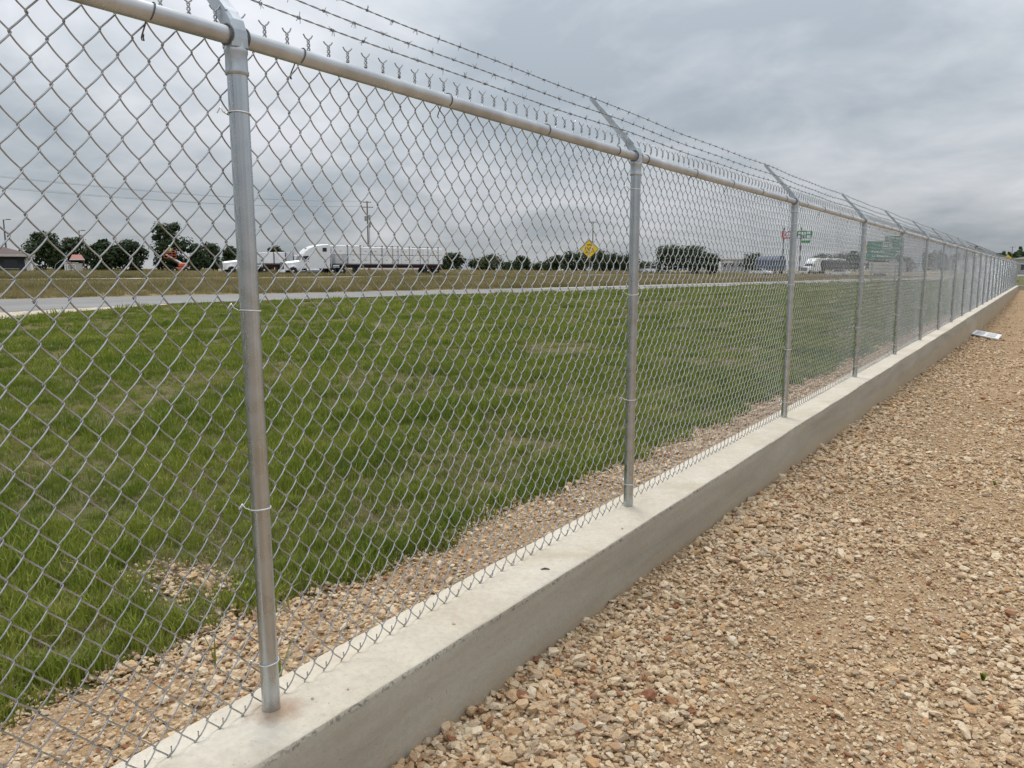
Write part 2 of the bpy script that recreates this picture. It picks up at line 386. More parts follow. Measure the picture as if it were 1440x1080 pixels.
def ribbon(name, left, right, mat, dz, label, cat='road', n=60):
    """sheet between two polylines laid on the terrain"""
    def resample(pl):
        pl = [Vector(p) for p in pl]; L = [0]
        for a, b in zip(pl, pl[1:]): L.append(L[-1] + (b - a).length)
        out = []
        for k in np.linspace(0, L[-1], n):
            i = min(max(0, int(np.searchsorted(L, k)) - 1), len(pl) - 2); u = (k - L[i]) / (L[i + 1] - L[i]); out.append(pl[i].lerp(pl[i + 1], u))
        return out
    a, b = resample(left), resample(right); vs = []; m = 5
    for p, q in zip(a, b):
        for k in range(m):
            r_ = p.lerp(q, k / (m - 1)); vs.append((r_.x, r_.y, tz(r_.x, r_.y) + dz))
    mb = MB(); mb.add(vs, [(i * m + k, i * m + k + 1, (i + 1) * m + k + 1, (i + 1) * m + k) for i in range(n - 1) for k in range(m - 1)], True)
    o = mb.build(name, mat, fix=False); tag(o, label, cat, kind='structure'); return o
def along(s, u):                                   # point at distance s across and u along the service road
    return (s * NX + u * NY, s * NY - u * NX)
near = [along(30.5, -160), along(30.6, -40), along(31.0, 4), along(32.0, 8.6), along(33.8, 11.5), along(35.0, 15), along(35.2, 32), along(35.3, 420)]
far = [along(45.6, -160), along(45.5, -40), along(45.2, 16), along(44.4, 25), along(43.4, 38), along(42.0, 55), along(41.8, 420)]
road = ribbon('service_road', near, far, M['asphalt'], .03, 'grey service road crossing behind the green verge', n=90)
shoulder = ribbon('road_shoulder', [along(26.5, -60), along(26.6, 4), along(27.5, 7.5), along(31.0, 11), along(34.4, 16)], [along(31.2, -60), along(31.3, 4), along(32.3, 8.6), along(34.0, 11.5), along(35.2, 16)], M['shoulder_gravel'], .022, 'pale gravel shoulder at the left end of the service road')
edge = ribbon('road_edge_strip', [along(34.4, 36), along(34.2, 60), along(34.2, 420)], [along(34.6, 36), along(35.8, 60), along(35.8, 420)], M['pavement_pale'], .036, 'pale concrete near edge of the service road')
edge2 = ribbon('road_edge_strip', [along(40.6, 50), along(40.6, 420)], [along(42.2, 50), along(42.2, 420)], M['pavement_pale'], .036, 'pale far edge of the service road before the dry meadow')
hw1 = ribbon('highway_edge', [along(75.6, -200), along(75.6, 500)], [along(77.6, -200), along(77.6, 500)], M['pavement_pale'], .10, 'thin pale pavement edge across the dry meadow')
hw2 = ribbon('highway', [along(82.5, -250), along(82.5, 600)], [along(93, -250), along(93, 600)], M['asphalt'], .03, 'highway lanes carrying the trucks beyond the dry meadow')

# ------------------------------------------------------------------ concrete wall
WTOP = .28; WC = -1.6025; WH = .1475
path = [Vector((WC, y)) for y in list(np.arange(-4, 14, .04)) + list(np.arange(14, 40, .25)) + list(np.arange(40, 72.9, 1.0))]
b0 = Vector((WC, 73.0)); path += [b0 + BDIR * k for k in np.linspace(0, 22, 12)]
rings = []
for i, p in enumerate(path):
    d = (path[min(i + 1, len(path) - 1)] - path[max(i - 1, 0)]).normalized(); nr = Vector((d.y, -d.x))      # right side = towards the yard
    q = p.y
    w1 = hum(3, q, 3.0, .006) + hum(9, q, 11, .0035) + hum(4, q, .8, .012) + hum(7, q, .35, .016); w2 = hum(6, q, 14, .004) + hum(2, q, 2.2, .004); tp = hum(1, q, 1.2, .004)
    prof = [(-WH, -1.5), (-WH, -.006), (-WH + .006, 0), (-.05, tp + .002), (.05, tp + .002), (WH - .010 + w1, tp), (WH - .003 + w1 * .9, -.004 + w2 * .5), (WH + w1 * .6, -.014 + w2),
            (WH + .003 + w1 * .3, -.05), (WH + .004 + hum(8, q, .7, .010), -.16), (WH + .006 + hum(12, q, .9, .014), -.30), (WH + .008 + hum(12, q, .9, .014), -1.5)]
    rings.append([(p.x + nr.x * u, p.y + nr.y * u, WTOP + z) for u, z in prof])
mb = MB(); n = len(rings[0]); vs = [p for r_ in rings for p in r_]
mb.add(vs, [(i * n + k, (i + 1) * n + k, (i + 1) * n + k + 1, i * n + k + 1) for i in range(len(rings) - 1) for k in range(n - 1)], True)
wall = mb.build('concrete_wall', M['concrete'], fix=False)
wall.data.flip_normals() if wall.data.polygons[3].normal.z < 0 else None
tag(wall, 'low pale concrete retaining wall carrying the chain link fence', 'wall')

# ------------------------------------------------------------------ chain link fence
PX = -1.632; MX = -1.666; RX = -1.634; RZ = EYE + .533; RR = .0205
posts = [-1.56, 1.237, 3.435, 6.30, 9.16, 11.98, 14.73, 17.5, 20.25, 23.05, 25.85]
while posts[-1] + 2.8 < 72.5: posts.append(posts[-1] + 2.8)
posts.append(73.0)
def rail_h(y): return float(np.interp(y, (-2, 1.237, 3.435, 9), (.558, .553, .536, .531)))       # the rail dips a little along the first bays
fence = empty('chain_link_fence', (PX, posts[1], WTOP)); FL = Vector(fence.location)
tag(fence, 'tall galvanised chain link fence topped with three strands of barbed wire', 'fence')
def fchild(o):
    o.parent = fence; o.location = Vector(o.location) - FL; return o

W2 = .03525; VP_ = .0855; ZB = WTOP + .003; NP = 20.5; ZT = ZB + NP * VP_
RW = .0020
def wire_mesh(name, nw, length, ppp, sides, twist, rw):
    """flattened zigzag wires hooked into each other, knuckled below and twisted above"""
    sp = length / nw; am = sp / 2 + rw * 1.0; D = .0056
    base_v = []; base_f = []
    def sweep(pts, r, ns):
        P = np.array(pts); T = np.gradient(P, axis=0); T /= np.linalg.norm(T, axis=1)[:, None]
        A = np.cross(T, np.array([1., 0, 0])); A /= (np.linalg.norm(A, axis=1)[:, None] + 1e-9); B = np.cross(T, A)
        an = np.arange(ns) * 2 * math.pi / ns
        V = P[:, None, :] + r * (A[:, None, :] * np.cos(an)[None, :, None] + B[:, None, :] * np.sin(an)[None, :, None])
        m = len(P); o = len(base_v_arr[0]) if False else cnt[0]
        idx = np.arange(m - 1)[:, None] * ns + np.arange(ns)[None, :]; nx = np.arange(m - 1)[:, None] * ns + (np.arange(ns)[None, :] + 1) % ns
        Fq = np.stack([idx, nx, nx + ns, idx + ns], -1).reshape(-1, 4) + o
        base_v.append(V.reshape(-1, 3)); base_f.append(Fq); cnt[0] += m * ns
    cnt = [0]; base_v_arr = [[]]
    k = .9955
    for w in range(nw):
        yc = (w + .5) * sp
        # even wires end (top) on their right apex, odd on their left apex, so they meet in pairs
        npnt = int(NP * ppp) + 1
        ph = np.linspace(0, NP * 2 * math.pi, npnt)
        if ppp >= 10: ph = ph - .36 * np.sin(2 * ph)                # more samples near the apexes
        off = 0 if w % 2 == 0 else math.pi
        # phase so that top (ph=end) gives cos=+1 for even wires
        th = ph - NP * 2 * math.pi + off
        y = yc + am * np.arcsin(k * np.cos(th)) / math.asin(k)
        x = -D * np.sin(th)
        z = ZB + ph / (2 * math.pi) * VP_
        jit = (random.random() - .5) * .0015
        pts = np.stack([x, y + jit, z], 1)
        # slightly uneven weave
        pts[:, 1] += .0022 * np.sin(z * 3.1 + w * .17) + .0013 * np.sin(z * 9.7 + w * .9); pts[:, 0] += .0035 * np.sin(z * 2.3 + w * .11); pts[:, 2] += .0022 * np.sin(w * .23 + z * 1.7) + .0012 * np.sin(w * 1.9)
        sweep(pts, rw, sides)
        if twist:
            # top: the pair twists round itself and ends in an open Y
            cx = yc + (sp / 2 if w % 2 == 0 else -sp / 2); s0 = 0.0 if w % 2 == 0 else math.pi
            zt = ZT; L = .024; m = 9 if sides > 3 else 5; tw = []
            for q in range(m):
                u = q / (m - 1); a = s0 + u * 2.2 * math.pi
                tw.append((.0034 * math.sin(a), cx + .0034 * math.cos(a), zt - .002 + u * L))
            sgn = -1 if (w % 2 == 0) else 1
            tw.append((.004 * sgn, cx + sgn * .006, zt + L + .006)); tw.append((.005 * sgn, cx + sgn * (.010 + .003 * random.random()), zt + L + .011 + .005 * random.random()))
            sweep(tw, rw, sides)
            # bottom: bent-back knuckle
            by = pts[0, 1]; dirn = 1 if math.cos(th[0]) > 0 else -1
            kn = [(pts[0, 0], by, ZB), (.004, by + dirn * .003, ZB + .001), (.006, by - dirn * .004 + .004, ZB + .010), (.006, by + dirn * .002 + .010, ZB + .026)]
            if w % 2 == 0: sweep(kn, rw, sides)
    V = np.concatenate(base_v); Fq = np.concatenate(base_f)
    me = bpy.data.meshes.new(name); me.vertices.add(len(V)); me.vertices.foreach_set('co', V.ravel().astype(np.float32))
    me.loops.add(len(Fq) * 4); me.loops.foreach_set('vertex_index', Fq.ravel().astype(np.int32))
    me.polygons.add(len(Fq)); me.polygons.foreach_set('loop_start', np.arange(0, len(Fq) * 4, 4, dtype=np.int32))
    me.update(calc_edges=True); me.polygons.foreach_set('use_smooth', np.ones(len(Fq), dtype=bool)); me.materials.append(M['galv_wire']); return me
m_hi = wire_mesh('chain_link_mesh', 80, 2.80, 14, 6, True, RW)
m_hi2 = wire_mesh('chain_link_mesh', 62, 2.198, 14, 6, True, RW)
m_mid = wire_mesh('chain_link_mesh', 80, 2.80, 12, 4, True, RW * .92)
m_low = wire_mesh('chain_link_mesh', 80, 2.80, 8, 3, True, RW * .88)
for i in range(len(posts) - 1):
    a, b = posts[i], posts[i + 1]
    me = m_hi2 if i == 1 else (m_hi if i in (0, 2) else (m_mid if i < 6 else m_low))
    o = link_mesh('chain_link_mesh', me, fence, Vector((MX, a, 0)) - FL)
    o.scale = (1, (b - a) / (2.198 if i == 1 else 2.80), 1); o['kind'] = 'stuff'

# post, cap sleeve and barbed wire arm (built once, copied)
def ring_pts(cx, cy, z, r, n=20): return [(cx + r * math.cos(2 * math.pi * k / n), cy + r * math.sin(2 * math.pi * k / n), z) for k in range(n)]
PR = .0238; PH = EYE + .533 - .037 - WTOP
def post_mesh(h):
    mb = MB(); mb.loft([ring_pts(0, 0, -.12, PR, 24), ring_pts(0, 0, h, PR, 24)]); return mb.mesh('post', M['galv_post'])
post_me = post_mesh(PH)
mb = MB()
prof = [(.0250, -.052), (.0278, -.049), (.0278, -.043), (.0260, -.038), (.0256, -.006), (.0276, 0), (.0276, .006), (.0258, .010), (.0256, .026), (.0240, .034)]
mb.loft([ring_pts(0, 0, z, r, 24) for r, z in prof])
sleeve_me = mb.mesh('cap_sleeve', M['galv_cast'])
def rrect(c, ux, uy, a, b, ch=.3):
    out = []
    for sx, sy in ((1, -1 + ch), (1, 1 - ch), (1 - ch, 1), (-1 + ch, 1), (-1, 1 - ch), (-1, -1 + ch), (-1 + ch, -1), (1 - ch, -1)):
        out.append(tuple(Vector(c) + Vector(ux) * (a * sx) + Vector(uy) * (b * sy)))
    return out
arm_len = .36
mb = MB(); Y = Vector((0, 1, 0))
secs = []
for (x, z, tilt, a, b) in [(0, .010, 0, .0252, .0238), (0, .030, 0, .0258, .0228), (-.001, .046, 6, .0255, .0212), (-.006, .064, 22, .0240, .0196), (-.020, .082, 40, .0210, .0176), (-.036, .100, 46, .0185, .0165)]:
    ux = Vector((math.cos(R(tilt)), 0, math.sin(R(tilt)))); secs.append(rrect((x, 0, z), ux, Y, a, b))
mb.loft(secs, smooth=False)
# channel arm: web and two lips, tapering, leaning 45 degrees outwards
d = Vector((-math.sin(R(44)), 0, math.cos(R(44)))); nn = Vector((math.cos(R(44)), 0, math.sin(R(44)))); st = Vector((-.020, 0, .082))
def chan(k, w): 
    p = st + d * k; th = .0022; lip = .032 - .040 * k
    o_ = [(0, -w), (0, w), (-lip, w), (-lip, w - th), (-th, w - th), (-th, -w + th), (-lip, -w + th), (-lip, -w)]
    return [tuple(p + nn * (u + .020) + Y * v) for u, v in o_]
mb.loft([chan(0, .0175), chan(.10, .0150), chan(.22, .0125), chan(.335, .0110)], smooth=False)
for k in (.070, .190, .318):      # slots that hold the strands
    p = st + d * k + nn * .023; mb.box(p, (.010, .012, .010), .002)
arm_me = mb.mesh('barb_arm', M['galv_cast'])
bmx = bmesh.new(); bmx.from_mesh(arm_me); bmesh.ops.recalc_face_normals(bmx, faces=bmx.faces); bmx.to_mesh(arm_me); bmx.free()
# dark eye round the rail on both sides of the arm
eye_mes = []
for s_ in (-1, 1):
    mb = MB(); mb.tube([(0.0 + .0232 * math.cos(a), s_ * .0235, .037 + .0232 * math.sin(a)) for a in np.linspace(0, 2 * math.pi, 25)], .0028, 6, cap=False); eye_mes.append(mb.mesh('rail_eye', M['steel_dark']))
# tie wire round a post
def tie_ring(r, tail=True):
    pts = [(r * math.cos(a), r * math.sin(a), .006 * math.sin(a * .5)) for a in np.linspace(R(-150), R(150), 22)]
    if tail:
        pts = [(-.044, -.030, -.004), (-.036, -.028, .010), (-.030, -.024, .0)] + pts + [(-.030, .024, .004), (-.040, .028, .012), (-.034, .034, .016)]
    return pts
mb = MB(); mb.tube(tie_ring(PR + .0020), .0018, 6); tie_me = mb.mesh('tie_wire', M['tie_alu'])
tie_z = [EYE + k - WTOP for k in (.378, -.105, -.618, -1.044)]
for i, y in enumerate(posts):
    ph_i = EYE + rail_h(y) - .037 - WTOP; p = link_mesh('post', post_mesh(ph_i) if i < 4 else post_me, fence, Vector((PX, y, WTOP)) - FL)
    if i not in (1,): p.rotation_euler = (R(random.uniform(-.25, .25)), R(random.uniform(-.15, .15)), random.uniform(0, 6))
    else: p.rotation_euler = (R(.25), 0, 0)
    p.rotation_euler[2] = 0
    link_mesh('cap_sleeve', sleeve_me, p, (0, 0, ph_i)); link_mesh('barb_arm', arm_me, p, (0, 0, ph_i)); [link_mesh('rail_eye', q_, p, (0, 0, ph_i)) for q_ in eye_mes]
    if i < 9:
        for q, z in enumerate(tie_z):
            o = link_mesh('tie_wire', tie_me, p, (0, 0, z + random.uniform(-.012, .012))); o.rotation_euler = (R(random.uniform(-14, 9)), R(random.uniform(-4, 10)), R(random.uniform(-14, 14)))
# top rail, one length per bay
for i in range(len(posts) - 1):
    a, b = posts[i], posts[i + 1]; L = b - a
    mb = MB(); ys_ = np.linspace(0, L, 9)
    mb.loft([[(RR * math.cos(2 * math.pi * k / 24), y, rail_h(a + y) - .533 + RR * math.sin(2 * math.pi * k / 24) - .002 * math.sin(math.pi * y / L)) for k in range(24)] for y in ys_], cap=False)
    o = mb.build('top_rail', M['galv_rail'], fence, Vector((RX, a, RZ)) - FL)
# rail ties every 60 cm
mb = MB(); r_ = RR + .0018
pts = [(r_ * math.cos(a), .004 * math.sin(a), r_ * math.sin(a)) for a in np.linspace(R(-60), R(215), 20)]
pts = pts + [(-.024, -.001, -.020), (-.032, -.002, -.034), (-.037, -.003, -.046), (-.033, -.003, -.052), (-.038, .003, -.050), (-.040, .002, -.044), (-.034, .0, -.038)]
mb.tube(pts, .0017, 6); rtie_me = mb.mesh('rail_tie', M['steel_dark'])
y = 1.018 - .6 * 2
rail_ties = [-.18, .42, 1.018, 1.428, 2.029, 2.635, 3.24, 3.55] + [4.197 + .61 * k for k in range(40)]
for y in rail_ties:
    o = link_mesh('rail_tie', rtie_me, fence, Vector((RX, y, EYE + rail_h(y))) - FL); o.rotation_euler = (R(random.uniform(-8, 8)), 0, R(random.uniform(-18, 18)))

# barbed wire strands
def barbed(k_arm, seed, phase):
    rnd = random.Random(seed); mb = MB()
    base = Vector((PX, 0, WTOP + PH)) + st + d * k_arm + nn * .024 + Vector((0, 0, .008 if k_arm < .1 else 0))
    def at(y):
        j = max(0, min(len(posts) - 2, int(np.searchsorted(posts, y)) - 1)); u = (y - posts[j]) / (posts[j + 1] - posts[j])
        sag = .010 * math.sin(math.pi * min(1, max(0, u))); return Vector((base.x, y, base.z + rail_h(y) - .533 - sag + .002 * math.sin(y * 5 + seed)))
    yb = posts[0]; y_hi = 10.0
    for s_ in (0, math.pi):                                   # two strands twisted round each other
        pts = []
        for y in np.arange(yb, y_hi, .011):
            a = y * 2 * math.pi / .085 + s_ + seed; p = at(y); pts.append((p.x + .0014 * math.cos(a), p.y, p.z + .0014 * math.sin(a)))
        mb.tube(pts, .00115, 4)
    mb.tube([at(y) for y in np.arange(y_hi, 73.01, .7)] + [at(73.0)], .0022, 5)
    y = yb + phase
    while y < 60:
        p = at(y); n_s = 5 if y < 9 else 3
        if y < 26:
            pts = []                                          # wrap
            for a in np.linspace(0, 3.2 * math.pi if y < 10 else math.pi, 12 if y < 10 else 4):
                pts.append(p + Vector((.0040 * math.cos(a), -.005 + .0011 * a, .0040 * math.sin(a))))
            mb.tube(pts, .0011 if y < 9 else .002, n_s if y < 9 else 4)
            for q in range(4):
                a = rnd.uniform(0, 6.28); dv = Vector((math.cos(a), rnd.uniform(-.35, .35), math.sin(a))).normalized() * rnd.uniform(.013, .018)
                mb.tube([p + Vector((0, (q - 1.5) * .003, 0)), p + Vector((0, (q - 1.5) * .003, 0)) + dv], [.0011, .0007], n_s)
        else:
            mb.box(p, (.018, .012, .018))
        y += .1195 + rnd.uniform(-.006, .006)
    return mb.mesh('barbed_wire', M['barb_steel'])
for k_arm, seed, ph in ((.318, 1, .02), (.190, 2, .07), (.070, 3, .05)):
    link_mesh('barbed_wire', barbed(k_arm, seed, ph), fence, -FL)

# the fence after the bend at the far end
bf = empty('chain_link_fence', (BEND.x, BEND.y, WTOP)); tag(bf, 'far stretch of chain link fence after the bend at the end of the wall', 'fence')
rotb = -R(52)
bf.rotation_euler = (0, 0, rotb)
for i in range(1, 8):
    y = i * 2.8; p = link_mesh('post', post_me, bf, (0, y, 0)); link_mesh('cap_sleeve', sleeve_me, p, (0, 0, PH)); link_mesh('barb_arm', arm_me, p, (0, 0, PH))
for i in range(7):
    o = link_mesh('chain_link_mesh', m_low, bf, (MX - PX, i * 2.8, -WTOP)); o['kind'] = 'stuff'
    mb = MB(); mb.tube([(0, 0, 0), (0, 2.8, 0)], RR, 10); mb.build('top_rail', M['galv_rail'], bf, (RX - PX, i * 2.8, RZ - WTOP))
for k_arm in (.318, .185, .055):
    q = st + d * k_arm + nn * .024; mb = MB(); mb.tube([(q.x, 0, PH + q.z), (q.x, 19.6, PH + q.z)], .0027, 5); mb.build('barbed_wire', M['barb_steel'], bf)

# ------------------------------------------------------------------ trees
def tree(az, D, width, height, label, mat='foliage', seed=0, leaves=3000, name='tree', round_=.5, group='trees along the horizon', leaf=.30):
    r = random.Random(seed * 7 + 3); base = on_ground(az, D); t_ = empty(name, base, r.uniform(0, 6.28)); tag(t_, label, 'tree', group)
    mb = MB(); th = height * .30; trunk_r = max(.09, height * .022)
    mb.tube([(0, 0, -.3), (.03, .02, th * .5), (.06, -.04, th), (.02, 0, height * .72)], [trunk_r * 1.3, trunk_r, trunk_r * .85, trunk_r * .25], 8)
    for k in range(6):
        a = k * 1.05 + r.uniform(-.3, .3); z0 = th * r.uniform(.75, 1.3); q = width * .33 * r.uniform(.7, 1.1)
        mb.tube([(.03, 0, z0), (q * .5 * math.cos(a), q * .5 * math.sin(a), z0 + height * .14), (q * math.cos(a), q * math.sin(a), z0 + height * r.uniform(.22, .38))], [trunk_r * .5, trunk_r * .32, trunk_r * .12], 6)
    mb.build('trunk', M['bark'], t_)
    blobs = []
    nb = max(26, int(20 + width * 2.4))
    for k in range(nb):
        u = r.random(); zz = height * (.12 + .80 * u); prof = math.sqrt(max(.05, 1 - ((u - .40) / .64) ** 2)); rr = width * .5 * prof * math.sqrt(r.random()) * .82
        a = r.uniform(0, 6.28); br = width * r.choice((.10, .13, .17, .21, .26)) * r.uniform(.9, 1.1); blobs.append((Vector((rr * math.cos(a), rr * math.sin(a), min(zz, height - br * .85))), br))
    vs = []; fs = []
    for k in range(leaves):
        c_, br = r.choice(blobs); v = Vector((r.gauss(0, 1), r.gauss(0, 1), r.gauss(0, 1))).normalized(); rad = br * (r.random() ** .4) * r.choice((1, 1, 1, 1.1, 1.3))
        p = c_ + Vector((v.x, v.y, v.z * .85)) * rad
        if p.z < height * .04: continue
        nrm = (v + Vector((r.uniform(-.8, .8), r.uniform(-.8, .8), r.uniform(-.2, .9)))).normalized(); a_ = nrm.orthogonal().normalized(); a_ = Matrix.Rotation(r.uniform(0, 6.28), 3, nrm) @ a_; b_ = nrm.cross(a_)
        s_ = leaf * r.uniform(.5, 1.25); b = len(vs)
        vs += [p - a_ * s_, p + b_ * s_ * .55 + nrm * s_ * .12, p + a_ * s_, p - b_ * s_ * .55 + nrm * s_ * .12]; fs.append((b, b + 1, b + 2, b + 3))
    me = bpy.data.meshes.new('crown'); me.from_pydata([tuple(v) for v in vs], [], fs); me.update(); me.materials.append(M[mat]); link_mesh('crown', me, t_)
    return t_
tree(-65.1, 138, 6.2, 6.0, 'round dark green tree just right of the dark roofed building', seed=1)
tree(-63.6, 141, 6.0, 5.4, 'green tree behind the kiosk with the red roof', 'foliage_olive', 2)
tree(-61.9, 134, 5.2, 4.9, 'low dark tree right of the kiosk with the red roof', seed=3)
tree(-60.3, 134, 5.6, 5.0, 'low dark tree left of the tall tree behind the boom lift', seed=4)
tree(-57.9, 140, 6.2, 8.3, 'tall dense dark tree standing behind the orange boom lift', seed=5, leaves=5200)
tree(-56.2, 136, 3.8, 4.6, 'narrow dark tree right of the tall tree behind the boom lift', seed=6)
tree(-55.2, 140, 4.2, 4.9, 'dark tree left of the white day cab truck', seed=7)
tree(-53.9, 150, 3.6, 4.9, 'round tree behind the hood of the white day cab truck', seed=8)
tree(-51.1, 152, 3.6, 4.8, 'tree top showing behind the load of the white day cab truck', 'foliage_olive', 9)
belt = [(-39.4, 190, 4.5, 3.0), (-38.5, 196, 6.5, 4.6), (-36.8, 200, 5.5, 3.2), (-35.9, 196, 7, 4.3), (-34.3, 215, 7, 2.7), (-33.5, 198, 5, 3.9), (-32.0, 215, 7, 2.6), (-31.0, 196, 5.5, 4.2), (-29.6, 190, 8, 5.0), (-28.2, 188, 8, 5.4), (-26.9, 192, 7, 4.6), (-25.9, 198, 8, 4.6), (-24.6, 215, 6, 2.8)]
where = ['just right of the long loaded trailer', 'second right of the long loaded trailer', 'third right of the long loaded trailer', 'fourth right of the long loaded trailer', 'fifth right of the long loaded trailer', 'sixth right of the long loaded trailer',
         'third left of the yellow diamond sign', 'second left of the yellow diamond sign', 'just left of the yellow diamond sign', 'behind the yellow diamond sign', 'just right of the yellow diamond sign', 'partly behind the second fence post', 'low beside the big round tree']
for k, ((a, D, w, h), wh) in enumerate(zip(belt, where)):
    tree(a, D, w, h, 'tree of the low horizon belt, ' + wh, 'foliage_olive' if k % 3 == 0 else 'foliage', 20 + k, 1500, leaf=.36)
tree(-22.9, 165, 7.0, 6.0, 'left half of the big round dark tree pair beyond the meadow', seed=41, leaves=2300)
tree(-21.3, 167, 8.0, 6.2, 'right half of the big round dark tree pair beyond the meadow', seed=42, leaves=2500)
tree(-20.0, 168, 4.6, 4.4, 'lower dark tree on the right flank of the big round pair', seed=43, leaves=1400)
tree(-17.1, 215, 6.0, 5.6, 'dark tree left of the blue tarped trailer', seed=44, leaves=1400)
tree(-12.6, 330, 10, 7.0, 'distant dark tree right of the white semi truck', seed=45, leaves=1400, leaf=.45)
tree(-11.4, 335, 11, 7.2, 'distant dark tree behind the white sedan', seed=46, leaves=1400, leaf=.45)
tree(-10.5, 325, 9, 8.0, 'distant dark tree left of the green exit sign', seed=47, leaves=1400, leaf=.45)
tree(-9.2, 340, 11, 6.5, 'distant dark tree under the green exit sign', seed=48, leaves=1400, leaf=.45)
tree(-7.6, 345, 11, 6.0, 'distant dark tree right of the green exit sign', seed=49, leaves=1400, leaf=.45)
# a far wooded rise that reads as one mass
r = random.Random(5); vs = []; fs = []
for k in range(9000):
    a = r.uniform(-6.5, 9.0); D = r.uniform(640, 760); p = place(a, D); hh = 9 + 7 * mnoise.noise(Vector((a * 1.3, 0, 2))) + 3 * mnoise.noise(Vector((a * 6, 0, 5)))
    p.z = .6 + r.uniform(0, 1) ** .7 * (hh + 4.5); nrm = Vector((r.gauss(0, 1), r.gauss(0, 1) - 1.0, r.gauss(0, 1) + .4)).normalized(); q = nrm.orthogonal().normalized(); b_ = nrm.cross(q); s_ = r.uniform(.8, 1.7); b = len(vs)
    vs += [tuple(p - q * s_), tuple(p + b_ * s_), tuple(p + q * s_), tuple(p - b_ * s_)]; fs.append((b, b + 1, b + 2, b + 3))
me = bpy.data.meshes.new('far_woods'); me.from_pydata(vs, [], fs); me.update(); me.materials.append(M['foliage']); o = link_mesh('far_woods', me); tag(o, 'dark wooded rise on the far horizon above the end of the fence', 'woods', kind='stuff')

